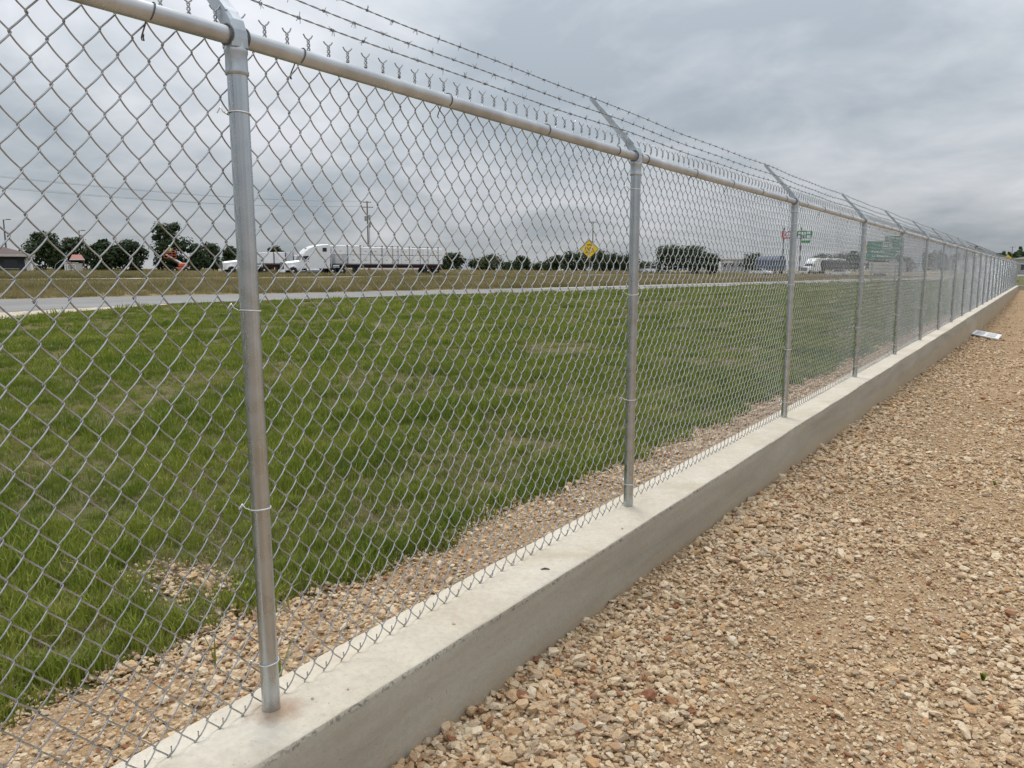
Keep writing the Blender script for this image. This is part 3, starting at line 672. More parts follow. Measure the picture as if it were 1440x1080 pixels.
# ------------------------------------------------------------------ vehicles
def wheel(parent, x, y, r_=.5, w=.28):
    mb = MB(); s_ = 1 if y > 0 else -1
    pr = [(r_ * .62, -w / 2), (r_ * .93, -w / 2), (r_, -w * .3), (r_, w * .3), (r_ * .93, w / 2), (r_ * .62, w / 2)]
    mb.loft([[(rr * math.cos(2 * math.pi * k / 18), yy, rr * math.sin(2 * math.pi * k / 18)) for k in range(18)] for rr, yy in pr])
    wo = mb.build('wheel', M['rubber'], parent, (x, y, r_))
    mb = MB(); mb.loft([[(rr * math.cos(2 * math.pi * k / 14), yy * s_, rr * math.sin(2 * math.pi * k / 14)) for k in range(14)] for rr, yy in ((r_ * .6, w * .42), (r_ * .56, w * .30), (r_ * .30, w * .34), (r_ * .26, w * .52), (.02, w * .54))])
    mb.build('rim', M['chrome'], wo); return wo
def tractor(root, paint, high=True):
    mb = MB(); mb.loft([[(x, -w, z0), (x, -w, z1 - .18), (x, -w + .28, z1), (x, w - .28, z1), (x, w, z1 - .18), (x, w, z0)] for x, w, z0, z1 in ((-.22, .78, .62, 1.58), (-.45, .88, .60, 1.68), (-1.3, .98, .66, 1.78), (-2.3, 1.06, .70, 1.92))], smooth=False); mb.build('hood', M[paint], root)
    mb = MB(); mb.box((-.16, 0, 1.13), (.10, 1.45, 1.0), .03); g = mb.build('grille', M['steel_dark'], root)
    for k in range(6):
        mb = MB(); mb.box((-.105, 0, .78 + k * .14), (.012, 1.08, .03)); mb.build('bar', M['chrome'], g)
    mb = MB(); mb.box((-.12, 0, .52), (.30, 2.35, .34), .06); mb.build('bumper', M[paint], root)
    for s_ in (-1, 1):
        mb = MB(); mb.box((-.30, s_ * .82, .92), (.16, .26, .24), .05); mb.build('headlight', M['lens'], root)
        mb = MB(); mb.tube([(-1.9, s_ * 1.02, .62), (-1.75, s_ * 1.04, .98), (-1.3, s_ * 1.06, 1.16), (-.85, s_ * 1.04, .98), (-.65, s_ * 1.0, .64)], [.10, .15, .16, .14, .10], 8); mb.build('fender', M[paint], root)
        mb = MB(); mb.box((-2.75, s_ * 1.36, 2.05), (.14, .16, .62), .03); mb.tube([(-2.9, s_ * 1.18, 2.2), (-2.78, s_ * 1.36, 2.2)], .02, 6); mb.build('mirror', M['dark_paint'], root)
        mb = MB(); mb.prism([(-2.42, 1.98), (-2.62, 2.42), (-3.35, 2.46), (-3.35, 1.98)], s_ * 1.205 - .012, s_ * 1.205 + .012); mb.build('side_window', M['glass_dark'], root)
        mb = MB(); mb.prism([(-2.34, .98), (-2.34, 1.95), (-3.42, 1.95), (-3.42, .98)], s_ * 1.203 - .012, s_ * 1.203 + .012); dr = mb.build('door', M[paint], root)
        mb = MB(); mb.box((-3.25, s_ * 1.225, 1.75), (.16, .03, .04)); mb.build('handle', M['dark_paint'], dr)
        mb = MB(); mb.tube([(-3.0, s_ * .98, .62), (-4.6, s_ * .98, .62)], .30, 14); mb.build('fuel_tank', M['chrome'], root)
        mb = MB(); mb.box((-2.4, s_ * 1.05, .55), (.9, .3, .08), .02); mb.box((-2.4, s_ * 1.08, .82), (.5, .22, .06), .02); mb.build('step', M[paint], root)
    if high: prof = [(-2.2, .86), (-2.2, 1.86), (-2.58, 2.52), (-2.62, 2.70), (-2.95, 3.12), (-3.45, 3.50), (-4.15, 3.78), (-5.1, 3.94), (-5.95, 3.98), (-6.1, 3.85), (-6.1, .86)]
    else: prof = [(-2.2, .86), (-2.2, 1.86), (-2.58, 2.52), (-2.85, 2.66), (-3.4, 2.72), (-3.85, 2.68), (-3.9, .86)]
    mb = MB(); w = 1.19
    mb.loft([[(x, y * (1 if abs(y) < w - .1 else 1), z) for x, z in pr_] for y, pr_ in ((-w, [(x + (.0 if z < 1.9 else -.05), z - (.10 if z > 2.6 else 0)) for x, z in prof]), (-w + .14, prof), (w - .14, prof), (w, [(x + (.0 if z < 1.9 else -.05), z - (.10 if z > 2.6 else 0)) for x, z in prof]))], smooth=False)
    mb.build('cab', M[paint], root)
    mb = MB(); mb.add([(-2.20, -1.02, 1.93), (-2.20, 1.02, 1.93), (-2.545, .98, 2.50), (-2.545, -.98, 2.50), (-2.17, -1.02, 1.93), (-2.17, 1.02, 1.93), (-2.52, .98, 2.50), (-2.52, -.98, 2.50)], [(0, 1, 2, 3), (4, 5, 6, 7), (0, 1, 5, 4), (1, 2, 6, 5), (2, 3, 7, 6), (3, 0, 4, 7)])
    ws = mb.build('windshield', M['glass_dark'], root)
    mb = MB(); mb.tube([(-2.165, 0, 1.93), (-2.515, 0, 2.50)], .022, 4); mb.build('divider', M['dark_paint'], ws)
    if high:
        for s_ in (-1, 1):
            mb = MB(); mb.box((-5.45, s_ * 1.2, 3.25), (.55, .024, .50), .01); mb.build('sleeper_window', M['glass_dark'], root)
        mb = MB(); mb.box((-3.35, 0, 3.47), (.35, .6, .05), .02); mb.build('roof_vent', M['steel_dark'], root)
        back = -6.1
    else: back = -3.9
    mb = MB(); mb.box((back - .9, 0, .85), (2.6, .9, .22), .02); mb.box((-2.5, 0, .75), (4.2, .8, .2), .02); mb.build('chassis', M['dark_paint'], root)
    wheel(root, -1.3, .98); wheel(root, -1.3, -.98)
    for x in (back - .35, back - 1.65):
        for s_ in (-1, 1): wheel(root, x, s_ * .95, .5, .5)
    mb = MB(); mb.box((back - 1.6, 0, 1.08), (1.3, .9, .10), .03); mb.build('fifth_wheel', M['steel_dark'], root)
    return back
def flatbed(root, x0, x1, axles):
    mb = MB(); L = x0 - x1; c_ = (x0 + x1) / 2
    mb.box((c_, 0, 1.36), (L, 2.5, .14), .02); dk = mb.build('trailer_deck', M['steel_dark'], root)
    for s_ in (-1, 1):
        mb = MB(); mb.box((c_ - .6, s_ * .45, 1.10), (L - 1.2, .14, .36), .01); mb.build('frame_rail', M['rust_red'], root)
    for x in axles:
        for s_ in (-1, 1): wheel(root, x, s_ * .95, .5, .5)
    mb = MB(); mb.box((x0 - 3.2, 0, .75), (.2, 1.7, .9), .02); mb.build('landing_gear', M['dark_paint'], root)
    mb = MB(); mb.box((x1 + .05, 0, .72), (.1, 2.2, .12), .02); mb.build('rear_bumper', M['steel_dark'], root)
def heading(az): return R(90 - az)         # local +x towards azimuth az

# long white semi with wrapped load on a flatbed
HD = 24 + 180
fwd = Vector((math.sin(R(HD)), math.cos(R(HD)), 0))
nose = on_ground(-50.75, 104); truck = empty('semi_truck', (nose.x, nose.y, tz(nose.x, nose.y) + .03), heading(HD)); tag(truck, 'long white sleeper semi truck with a flatbed of white wrapped loads behind it', 'truck')
back = tractor(truck, 'white_paint', True)
mb = MB(); mb.tube([(-6.35, 1.05, .9), (-6.35, 1.05, 3.7)], .07, 8); mb.build('exhaust_stack', M['chrome'], truck)
X0, X1 = -6.75, -22.6
flatbed(truck, X0, X1, (-20.2, -21.5))
load_edges = [-6.85, -8.6, -10.35, -11.75, -13.35, -14.95, -16.2, -17.9, -19.5, -21.0, -22.5]
for k in range(10):
    a, b = load_edges[k], load_edges[k + 1]
    drop = .036 * (k + 1)
    for tier in (0, 1):
        h0 = 1.44 + tier * 1.16; hh = 1.14 - (drop if tier else 0) * .35 + (.16 if (tier and k < 2) else 0)
        mb = MB(); mb.box(((a + b) / 2, 0, h0 + hh / 2), (a - b - .02, 2.42 - .03 * (k % 2), hh), .09 if tier else .05)
        ld = mb.build('wrapped_load', M['wrap_silver' if (k == 0 and tier == 0) else 'wrap'], truck)
        for s_ in (-1, 1):
            mb = MB(); mb.box((a - .7, s_ * 1.212, h0 + .52), (.32, .012, .05)); mb.build('print_mark', M['dark_paint'], ld)
for k, x in enumerate([-8.5, -10.3, -11.7, -13.4, -14.9, -15.7, -17.4, -19.0, -20.2, -21.8]):
    mb = MB(); top = 3.86 - .012 * k; mb.tube([(x, -1.24, 1.3), (x, -1.24, top - .1), (x, -1.1, top), (x, 1.1, top), (x, 1.24, top - .1), (x, 1.24, 1.3)], .026, 6); st2 = mb.build('strap', M['steel_dark'], truck)
    for s_ in (-1, 1):
        mb = MB(); mb.box((x, s_ * 1.2, top - .03), (.16, .18, .16), .03); mb.build('corner_guard', M['dark_paint'], st2)

# white day cab truck behind the first post
nose = on_ground(-54.75, 112); t2 = empty('semi_truck', (nose.x, nose.y, tz(nose.x, nose.y) + .03), heading(HD)); tag(t2, 'white day cab truck partly hidden behind the nearest fence post', 'truck')
tractor(t2, 'white_paint', False); flatbed(t2, -4.6, -15.5, (-13.2, -14.5))
for k, (a, b, m_, h) in enumerate([(-5.4, -6.9, 'wrap', 1.5), (-7.0, -8.5, 'wrap', 1.55), (-8.6, -9.6, 'wrap_silver', 1.5), (-9.7, -10.6, 'wrap', 1.15), (-10.7, -12.2, 'wrap', 1.2)]):
    mb = MB(); mb.box(((a + b) / 2, 0, 1.44 + h / 2), (a - b - .03, 2.3, h), .05); ld = mb.build('wrapped_load', M[m_], t2)
    mb = MB(); mb.tube([(b, -1.18, 1.4), (b, -1.18, 1.47 + h), (b, 1.18, 1.47 + h), (b, 1.18, 1.4)], .04, 6); mb.build('strap', M['dark_paint'], ld)

# white semi on the right, its dark trailer behind
nose = on_ground(-13.75, 205); t3 = empty('semi_truck', (nose.x, nose.y, tz(nose.x, nose.y) + .03), heading(196)); tag(t3, 'white semi truck with a dark trailer, seen between third and fourth posts', 'truck')
tractor(t3, 'white_paint', True)
mb = MB(); mb.box((-13.5, 0, 2.3), (13.2, 2.5, 2.2), .05); tr = mb.build('trailer_body', M['dark_paint'], t3)
for k in range(5):
    mb = MB(); mb.box((-8.5 - k * 2.4, 0, 3.55 + .1 * (k % 2)), (1.6, 2.2, .35 + .15 * (k % 2)), .08); mb.build('load_top', M['wrap' if k % 2 == 0 else 'wrap_silver'], tr)
for x in (-17.6, -18.9):
    for s_ in (-1, 1): wheel(t3, x, s_ * .95, .5, .5)
# blue tarped trailer with arched cover
p = on_ground(-15.9, 188); t4 = empty('covered_trailer', (p.x, p.y, p.z + .03), heading(120)); tag(t4, 'dark blue tarped trailer with arched roof left of the third post', 'trailer')
mb = MB(); n_ = 15
arch = [(1.25 * math.cos(math.pi * k / (n_ - 1)), 2.9 + 1.25 * math.sin(math.pi * k / (n_ - 1))) for k in range(n_)]
mb.loft([[(x, y * sc, z if z > 2.9 else z) for y, z in [(1.25, 1.1)] + arch + [(-1.25, 1.1)]] for x, sc in ((-3.4, .98), (-1.2, 1), (1.2, 1), (3.4, .98))], smooth=False); cv = mb.build('tarp_cover', M['blue_tarp'], t4)
for k in range(4):
    mb = MB(); x = -2.7 + k * 1.8; mb.tube([(x, 1.27 * math.cos(a), 2.9 + 1.27 * math.sin(a)) for a in np.linspace(0, math.pi, 13)], .04, 6); mb.build('hoop', M['grey_metal'], cv)
mb = MB(); mb.box((0, 0, .95), (7, 2.3, .24), .03); mb.build('chassis', M['dark_paint'], t4)
for x in (-2.2, 2.2):
    for s_ in (-1, 1): wheel(t4, x, s_ * .95, .48, .36)
def car(az, D, hd, label, paint='car_white', pickup=False):
    p = on_ground(az, D); c_ = empty('parked_car', (p.x, p.y, p.z + .02), heading(hd)); tag(c_, label, 'car', 'cars beyond the meadow')
    body = [(-2.2, .35), (-2.25, .75), (-2.1, .92), (-1.5, .98), (.9, .95), (1.9, .82), (2.25, .66), (2.3, .38)]
    mb = MB(); mb.loft([[(x, y, z * (1 if abs(y) < .7 else .97)) for x, z in body] for y in (-.9, -.72, .72, .9)], smooth=False); mb.build('body', M[paint], c_)
    cab = [(-1.7, .97), (-1.15, 1.42), (.05, 1.46), (.85, .95)] if not pickup else [(-.5, .97), (-.42, 1.6), (.6, 1.62), (1.15, .97)]
    mb = MB(); mb.loft([[(x, y * (1 if z < 1 else .86), z) for x, z in cab] for y in (-.82, .82)], smooth=False); gh = mb.build('windows', M['glass_dark'], c_)
    mb = MB(); top = [(x, z) for x, z in cab if z > 1.2]; mb.box(((top[0][0] + top[1][0]) / 2, 0, top[0][1] + .02), (top[1][0] - top[0][0] + .12, 1.42, .05), .02); mb.build('roof', M[paint], gh)
    for x in (-1.35, 1.4):
        for s_ in (-1, 1): wheel(c_, x, s_ * .80, .33, .2)
    for s_ in (-1, 1):
        mb = MB(); mb.box((2.22, s_ * .62, .66), (.12, .34, .14), .03); mb.build('headlight', M['lens'], c_)
        mb = MB(); mb.box((-2.2, s_ * .66, .74), (.10, .28, .14), .03); mb.build('tail_light', M['letter_red'], c_)
    return c_
car(-16.5, 172, 110, 'small white car in front of the blue tarped trailer')
car(-11.5, 178, 285, 'white sedan seen through the fence just left of the fourth post')
car(-23.9, 176, 100, 'white pickup at the left foot of the big round tree pair', pickup=True)
car(-24.5, 180, 282, 'silver car left of the white pickup by the big round tree pair', 'car_silver')
p = on_ground(-8.55, 178); bt = empty('box_trailer', (p.x, p.y, p.z), heading(95)); tag(bt, 'pale box trailer parked below the green exit sign', 'trailer')
mb = MB(); mb.box((0, 0, 1.9), (6.5, 2.4, 2.3), .05); bx_ = mb.build('trailer_body', M['wall_pale'], bt)
mb = MB(); mb.box((3.26, 0, 1.9), (.02, 2.1, 2.0), .005); mb.build('rear_door', M['wall_grey'], bx_)
for x in (-1.9, -.8):
    for s_ in (-1, 1): wheel(bt, x, s_ * .95, .42, .3)

# ------------------------------------------------------------------ boom lift with a worker
p = on_ground(-57.25, 128); bl = empty('boom_lift', p, heading(-57.25 - 90)); tag(bl, 'orange boom lift with its basket raised in front of the tall tree', 'lift')
BZ = p.z
mb = MB(); mb.box((0, 0, .62), (2.1, 1.5, .42), .08); mb.build('chassis', M['orange_paint'], bl)
mb = MB(); mb.box((-.35, 0, 1.18), (1.25, 1.4, .68), .16); mb.build('turret', M['orange_paint'], bl)
for x in (-.75, .8):
    for s_ in (-1, 1): wheel(bl, x, s_ * .85, .42, .3)
mb = MB(); mb.tube([(-.3, 0, 1.35), (.9, 0, 2.1), (1.95, 0, 2.75)], [.17, .15, .12], 6); mb.build('boom', M['white_paint'], bl)
mb = MB(); mb.tube([(-.1, 0, 1.15), (.85, 0, 1.75), (1.75, 0, 2.3)], .07, 6); mb.build('lift_cylinder', M['steel_dark'], bl)
FZ = 2.25
mb = MB(); mb.box((1.35, 0, FZ - .02), (1.7, .95, .06), .01); bk = mb.build('basket_floor', M['orange_paint'], bl)
for z in (.4, .78, 1.12):
    mb = MB(); mb.tube([(.52, -.46, FZ + z), (2.18, -.46, FZ + z), (2.18, .46, FZ + z), (.52, .46, FZ + z), (.52, -.46, FZ + z)], .035, 6); mb.build('basket_rail', M['orange_paint'], bl)
for x in (.52, 1.07, 1.63, 2.18):
    for s_ in (-1, 1):
        mb = MB(); mb.tube([(x, s_ * .46, FZ), (x, s_ * .46, FZ + 1.14)], .035, 6); mb.build('basket_post', M['orange_paint'], bl)
# worker: one skinned body, hard hat and vest as children
wp = bl.matrix_basis @ Vector((1.35, 0.0, FZ + .02))
wk = bpy.data.meshes.new('person')
J = [((0, 0, .95), .15), ((0, 0, 1.18), .15), ((0, 0, 1.40), .16), ((0, 0, 1.50), .065), ((.01, 0, 1.60), .085), ((.01, 0, 1.70), .09),
     ((0, .10, .88), .10), ((.03, .11, .48), .075), ((0, .12, .08), .05), ((.14, .13, .04), .045), ((0, -.10, .88), .10), ((.03, -.11, .48), .075), ((0, -.12, .08), .05), ((.14, -.13, .04), .045),
     ((0, .20, 1.40), .07), ((.06, .26, 1.14), .055), ((.30, .20, 1.12), .04), ((.40, .18, 1.13), .035), ((0, -.20, 1.40), .07), ((.06, -.26, 1.14), .055), ((.30, -.20, 1.12), .04), ((.40, -.18, 1.13), .035)]
Ed = [(0, 1), (1, 2), (2, 3), (3, 4), (4, 5), (0, 6), (6, 7), (7, 8), (8, 9), (0, 10), (10, 11), (11, 12), (12, 13), (2, 14), (14, 15), (15, 16), (16, 17), (2, 18), (18, 19), (19, 20), (20, 21)]
wk.from_pydata([j[0] for j in J], Ed, []); wk.update(); wk.materials.append(M['jeans'])
wo = bpy.data.objects.new('person', wk); C.objects.link(wo); wo.location = wp; wo.rotation_euler = (0, 0, heading(-57.25 - 90))
sk_m = wo.modifiers.new('skin', 'SKIN'); lay = wk.skin_vertices[0] if wk.skin_vertices else None
if lay is None:
    bm = bmesh.new(); bm.from_mesh(wk); bm.verts.layers.skin.verify(); bm.to_mesh(wk); bm.free(); lay = wk.skin_vertices[0]
for i, j in enumerate(J): lay.data[i].radius = (j[1], j[1])
lay.data[0].use_root = True
sb = wo.modifiers.new('sub', 'SUBSURF'); sb.levels = 1; sb.render_levels = 1
tag(wo, 'worker in yellow vest and hard hat standing in the boom lift basket', 'person')
mb = MB(); mb.loft([[(a_ * math.cos(2 * math.pi * k / 12), b_ * math.sin(2 * math.pi * k / 12), z) for k in range(12)] for a_, b_, z in ((.17, .20, .92), (.18, .21, 1.15), (.18, .24, 1.38), (.10, .15, 1.50))]); mb.build('vest', M['hivis'], wo)
mb = MB(); mb.loft([[(.01 + a_ * math.cos(2 * math.pi * k / 12), a_ * math.sin(2 * math.pi * k / 12), z) for k in range(12)] for a_, z in ((.15, 1.72), (.125, 1.74), (.12, 1.80), (.07, 1.86), (.01, 1.88))]); mb.build('hard_hat', M['helmet'], wo)
mb = MB(); mb.loft([[(.01 + a_ * math.cos(2 * math.pi * k / 12), a_ * .9 * math.sin(2 * math.pi * k / 12), z) for k in range(12)] for a_, z in ((.06, 1.52), (.095, 1.58), (.10, 1.66), (.09, 1.73))]); mb.build('face', M['skin'], wo)

# ------------------------------------------------------------------ buildings on the left
p = on_ground(-67.35, 122); b1 = empty('roadside_building', p, heading(-68.3 + 90)); b1.scale = (1, 1, 1.05); tag(b1, 'low dark building with brown roof and pale eaves at the left edge', 'building')
mb = MB(); mb.box((-4.5, 4.0, 1.1), (14.0, 8.0, 2.2)); mb.build('wall', M['wall_dark'], b1)
mb = MB(); mb.add([(-12.6, -1.0, 2.25), (3.6, -1.0, 2.25), (3.6, 9, 2.25), (-12.6, 9, 2.25), (-8.2, 4, 4.2), (-1.6, 4, 3.9)], [(0, 1, 5, 4), (1, 2, 5), (2, 3, 4, 5), (3, 0, 4), (3, 2, 1, 0)]); mb.build('roof', M['roof_brown'], b1)
mb = MB(); mb.box((-4.5, -1.0, 2.18), (16.3, .12, .26), .01); mb.box((3.62, 4, 2.18), (.12, 10, .26), .01); mb.build('fascia', M['fascia_pale'], b1)
for x in (-11.0, -7.0, -3.0, .9):
    mb = MB(); mb.box((x, -.02, 1.15), (1.5, .06, 1.1), .01); w_ = mb.build('window', M['glass_dark'], b1); mb = MB(); mb.box((x, -.04, .55), (1.7, .14, .08)); mb.build('sill', M['fascia_pale'], w_)
for x in (-6.0, 3.2):
    mb = MB(); mb.box((x, -.85, 1.05), (.28, .28, 2.1), .03); mb.build('column', M['white_paint'], b1)
mb = MB(); mb.box((2.95, .6, 1.0), (.7, 1.2, 1.9), .02); mb.build('white_panel', M['white_paint'], b1)
p = on_ground(-63.55, 116); b2 = empty('kiosk', p, heading(-63.55 + 90)); b2.scale = (.8, .8, .9); tag(b2, 'small pale kiosk with a white framed window and a red roof', 'kiosk')
mb = MB(); mb.box((0, 1.0, .75), (2.5, 2.0, 1.5)); mb.build('wall', M['wall_pale'], b2)
mb = MB(); mb.box((-.35, -.03, .95), (1.25, .06, .85), .01); f_ = mb.build('window', M['sign_white'], b2)
mb = MB(); mb.box((-.35, -.07, .97), (1.0, .03, .55)); mb.build('pane', M['car_silver'], f_)
mb = MB(); mb.box((-1.22, -.06, .8), (.16, .12, 1.6), .01); mb.box((-.3, -.06, 1.56), (2.0, .12, .14), .01); mb.build('door_frame', M['white_paint'], b2)
mb = MB(); mb.add([(-.5, -.5, 2.05), (1.6, -.5, 2.05), (1.6, 2.4, 2.05), (-.5, 2.4, 2.05), (-.1, .9, 2.75), (1.2, .9, 2.75)], [(0, 1, 5, 4), (1, 2, 5), (2, 3, 4, 5), (3, 0, 4), (3, 2, 1, 0)]); rf = mb.build('roof', M['awning_red'], b2)
mb = MB(); mb.box((.55, -.5, 2.02), (2.2, .08, .12)); mb.build('roof_edge', M['white_paint'], rf)
for x in (-.4, 1.5):
    mb = MB(); mb.tube([(x, -.3, 0), (x, -.3, 2.05)], .06, 8); mb.build('post', M['wood_pole'], b2)
mb = MB(); mb.tube([(-2.9, .3, 0.3), (-2.5, .3, 1.3), (-1.8, .3, 1.9), (-.9, .3, 2.05)], .05, 6); mb.build('arch_bar', M['grey_metal'], b2)
# right hand buildings
p = on_ground(-18.2, 262); b3 = empty('low_building', p, heading(-18.2 + 90)); tag(b3, 'pale low building between the big tree pair and the blue trailer', 'building')
mb = MB(); mb.box((0, 4, 1.9), (9.5, 8, 3.8)); mb.build('wall', M['wall_grey'], b3)
for k in range(4):
    mb = MB(); mb.box((-3.5 + k * 2.3, -.03, 2.1), (1.5, .06, 1.0), .01); w_ = mb.build('window', M['glass_dark'], b3); mb = MB(); mb.box((-3.5 + k * 2.3, -.05, 1.5), (1.7, .14, .12)); mb.build('sill', M['wall_pale'], w_)
mb = MB(); mb.box((0, 4, 3.92), (10.1, 8.6, .24), .02); mb.build('roof', M['fascia_pale'], b3)
mb = MB(); mb.box((-2.8, -.1, 3.1), (3.6, .2, .7), .02); mb.build('fascia', M['wall_pale'], b3)
for k, (a, D, w_m, h_m, m_, lb) in enumerate([(-1.0, 330, 9, 6.2, 'wall_grey', 'grey hall beyond the far bend of the fence'), (-.1, 380, 16, 7.6, 'wall_pale', 'pale hall at the right edge beyond the far bend of the fence'), (-3.6, 360, 12, 5.6, 'wall_pale', 'pale shed whose roof shows above the far rail of the fence')]):
    p = on_ground(a, D); bb = empty('hall', p, heading(a + 90)); tag(bb, lb, 'building')
    mb = MB(); mb.box((0, 5, h_m * .42), (w_m, 10, h_m * .84)); mb.build('wall', M[m_], bb)
    mb = MB(); mb.prism([(-w_m / 2 - .4, h_m * .85), (w_m / 2 + .4, h_m * .85), (0, h_m)], -.4, 10.4); mb.build('roof', M['fascia_pale'], bb)
    for q in range(3):
        mb = MB(); mb.box(((q - 1) * w_m * .3, -.04, h_m * .4), (w_m * .16, .08, h_m * .3), .01); mb.build('window', M['glass_dark'], bb)

# ------------------------------------------------------------------ signs
def text_mesh(txt, size, mat, parent, loc, rot, name='lettering', sx=1.0):
    cu = bpy.data.curves.new(name, 'FONT'); cu.body = txt; cu.size = size; cu.align_x = 'CENTER'; cu.align_y = 'CENTER'; cu.extrude = .01; cu.resolution_u = 2; cu.offset = size * .02
    tmp = bpy.data.objects.new(name, cu); C.objects.link(tmp); bpy.context.view_layer.update()
    me = bpy.data.meshes.new_from_object(tmp.evaluated_get(bpy.context.evaluated_depsgraph_get())); bpy.data.objects.remove(tmp); me.materials.clear(); me.materials.append(mat)
    o = link_mesh(name, me, parent, loc); o.rotation_euler = rot; o.scale = (sx, 1, 1); return o
FACE = (R(90), 0, 0)
def sign_root(name, az, D, label, cat='sign', turn=0.0):
    p = on_ground(az, D); o = empty(name, p, heading(az + 90 + turn)); tag(o, label, cat); return o, p.z
# yellow diamond beyond the service road
s1, z0 = sign_root('warning_sign', -28.6, 75, 'yellow diamond warning sign with black marks on a grey post')
cz = EYE + (381.5 - 351) * .0688 - z0; hd_ = .93
mb = MB(); mb.prism([(hd_ * 1.0, cz), (0, cz + hd_), (-hd_, cz), (0, cz - hd_)], -.03, 0); pl = mb.build('sign_panel', M['sign_black'], s1)
q = hd_ * .93; mb = MB(); mb.prism([(q, cz), (0, cz + q), (-q, cz), (0, cz - q)], -.036, -.031); fc = mb.build('sign_face', M['sign_yellow'], s1)
marks = [((0, .42), (.42, .08)), ((-.42, .16), (.12, .10)), ((.10, .16), (.16, .03)), ((.10, .02), (.16, .03)), ((.03, .09), (.03, .16)), ((.18, .09), (.03, .16)), ((-.30, -.34), (.14, .07)), ((0, -.36), (.12, .16)), ((.28, -.30), (.10, .06))]
for (x, z), (w_, h_) in marks:
    mb = MB(); mb.box((x * .93, -.041, cz + z * .93), (w_, .008, h_)); mb.build('mark', M['sign_black'], fc)
mb = MB(); mb.tube([(-.22, -.041, cz + .16), (-.02, -.041, cz - .08), (.10, -.041, cz - .28)], .03, 4); mb.build('mark', M['sign_black'], fc)
mb = MB(); mb.tube([(0.05, .04, -.3), (0.05, .04, cz - .2)], .05, 8); mb.build('post', M['grey_metal'], s1)
# green exit sign
s2, z0 = sign_root('exit_sign', -8.78, 120, 'green highway exit sign with white lettering and a tab on top')
W_, H_ = 4.5, 2.45; cz = EYE + 28.3 * .0999 - z0
mb = MB(); mb.box((0, 0, cz), (W_, .06, H_), .01); pn = mb.build('sign_panel', M['sign_green'], s2)
mb = MB(); mb.box((W_ / 2 - 1.15, 0, cz + H_ / 2 + .36), (2.3, .06, .66), .01); tb = mb.build('exit_tab', M['sign_green'], s2)
text_mesh('EXIT 229', .42, M['sign_white'], tb, (W_ / 2 - 1.15, -.045, cz + H_ / 2 + .36), FACE)
mb = MB(); w0, h0 = 1.05, .80; cx_, cz_ = .30, cz + .62
for (x, z, a, b) in ((cx_, cz_ + h0 / 2, w0, .09), (cx_, cz_ - h0 / 2, w0, .09), (cx_ - w0 / 2, cz_, .09, h0 + .09), (cx_ + w0 / 2, cz_, .09, h0 + .09)): mb.box((x, -.04, z), (a, .012, b))
mb.build('route_marker', M['sign_white'], pn); text_mesh('229', .56, M['sign_white'], pn, (cx_, -.045, cz_), FACE)
text_mesh('Flow Av', .46, M['sign_white'], pn, (-.85, -.045, cz - .18), FACE); text_mesh('La Brae Ln', .46, M['sign_white'], pn, (-.50, -.045, cz - .78), FACE)
mb = MB(); mb.tube([(1.35, -.04, cz - .85), (1.85, -.04, cz - .25)], .06, 4); mb.tube([(1.5, -.04, cz - .22), (1.88, -.04, cz - .2), (1.86, -.04, cz - .62)], .06, 4); mb.build('arrow', M['sign_white'], pn)
for x in (-1.5, 1.5):
    mb = MB(); mb.tube([(x, .1, -.4), (x, .1, cz + H_ * .45)], .09, 8); mb.build('post', M['grey_metal'], s2)
s3, z0 = sign_root('ramp_speed_sign', -9.98, 128, 'small yellow sign just left of the green exit sign')
cz = EYE + 33 * .105 - z0
mb = MB(); mb.box((0, 0, cz), (.95, .04, 1.1), .01); pn = mb.build('sign_panel', M['sign_yellow'], s3)
mb = MB(); mb.tube([(-.2, -.03, cz - .3), (.05, -.03, cz + .05), (.05, -.03, cz + .35)], .05, 4); mb.box((.15, -.03, cz + .1), (.4, .012, .1)); mb.build('mark', M['sign_black'], pn)
mb = MB(); mb.tube([(0, .06, -.4), (0, .06, cz + .4)], .05, 8); mb.build('post', M['grey_metal'], s3)
# tall pole sign with red and green letters
s4, z0 = sign_root('pole_sign', -14.5, 235, 'tall pole sign with red and green letters behind the third post', turn=0)
cz = EYE + 49.5 * .202 - z0
for x in (-2.6, 2.0):
    mb = MB(); mb.tube([(x, .25, -.4), (x, .25, cz + 2.1)], .17, 8); mb.build('pole', M['steel_dark'], s4)
mb = MB(); mb.box((.6, .2, cz), (7.6, .10, .18)); mb.box((.6, .2, cz + .9), (7.6, .10, .14)); mb.box((.6, .2, cz - .9), (7.6, .10, .14)); mb.build('letter_frame', M['steel_dark'], s4)
for k, (ch_, m_) in enumerate([('L', 'letter_red'), ('O', 'letter_red'), ('O', 'letter_red'), ('F', 'letter_green'), ('T', 'letter_green'), ('H', 'letter_green')]):
    o = text_mesh(ch_, 2.9, M[m_], s4, (-2.6 + k * 1.32, .05, cz), FACE, 'letter', .95)
mb = MB(); mb.box((3.2, .15, cz - 1.75), (2.6, .16, .95), .02); pn = mb.build('lower_panel', M['letter_green'], s4)
mb = MB(); mb.box((3.2, .05, cz - 1.40), (2.3, .02, .22)); mb.build('white_band', M['sign_white'], pn)
# yellow sign far right
s5, z0 = sign_root('warning_sign', -1.85, 235, 'distant yellow sign above the far bend of the fence')
cz = EYE + 18 * .178 - z0
mb = MB(); mb.prism([(.85, cz), (0, cz + .85), (-.85, cz), (0, cz - .85)], -.04, 0); mb.build('sign_panel', M['sign_yellow'], s5)
mb = MB(); mb.box((0, -.02, cz - 1.15), (.9, .04, .5), .01); mb.build('lower_panel', M['orange_paint'], s5)
mb = MB(); mb.tube([(0, .06, -.4), (0, .06, cz)], .06, 8); mb.build('post', M['grey_metal'], s5)

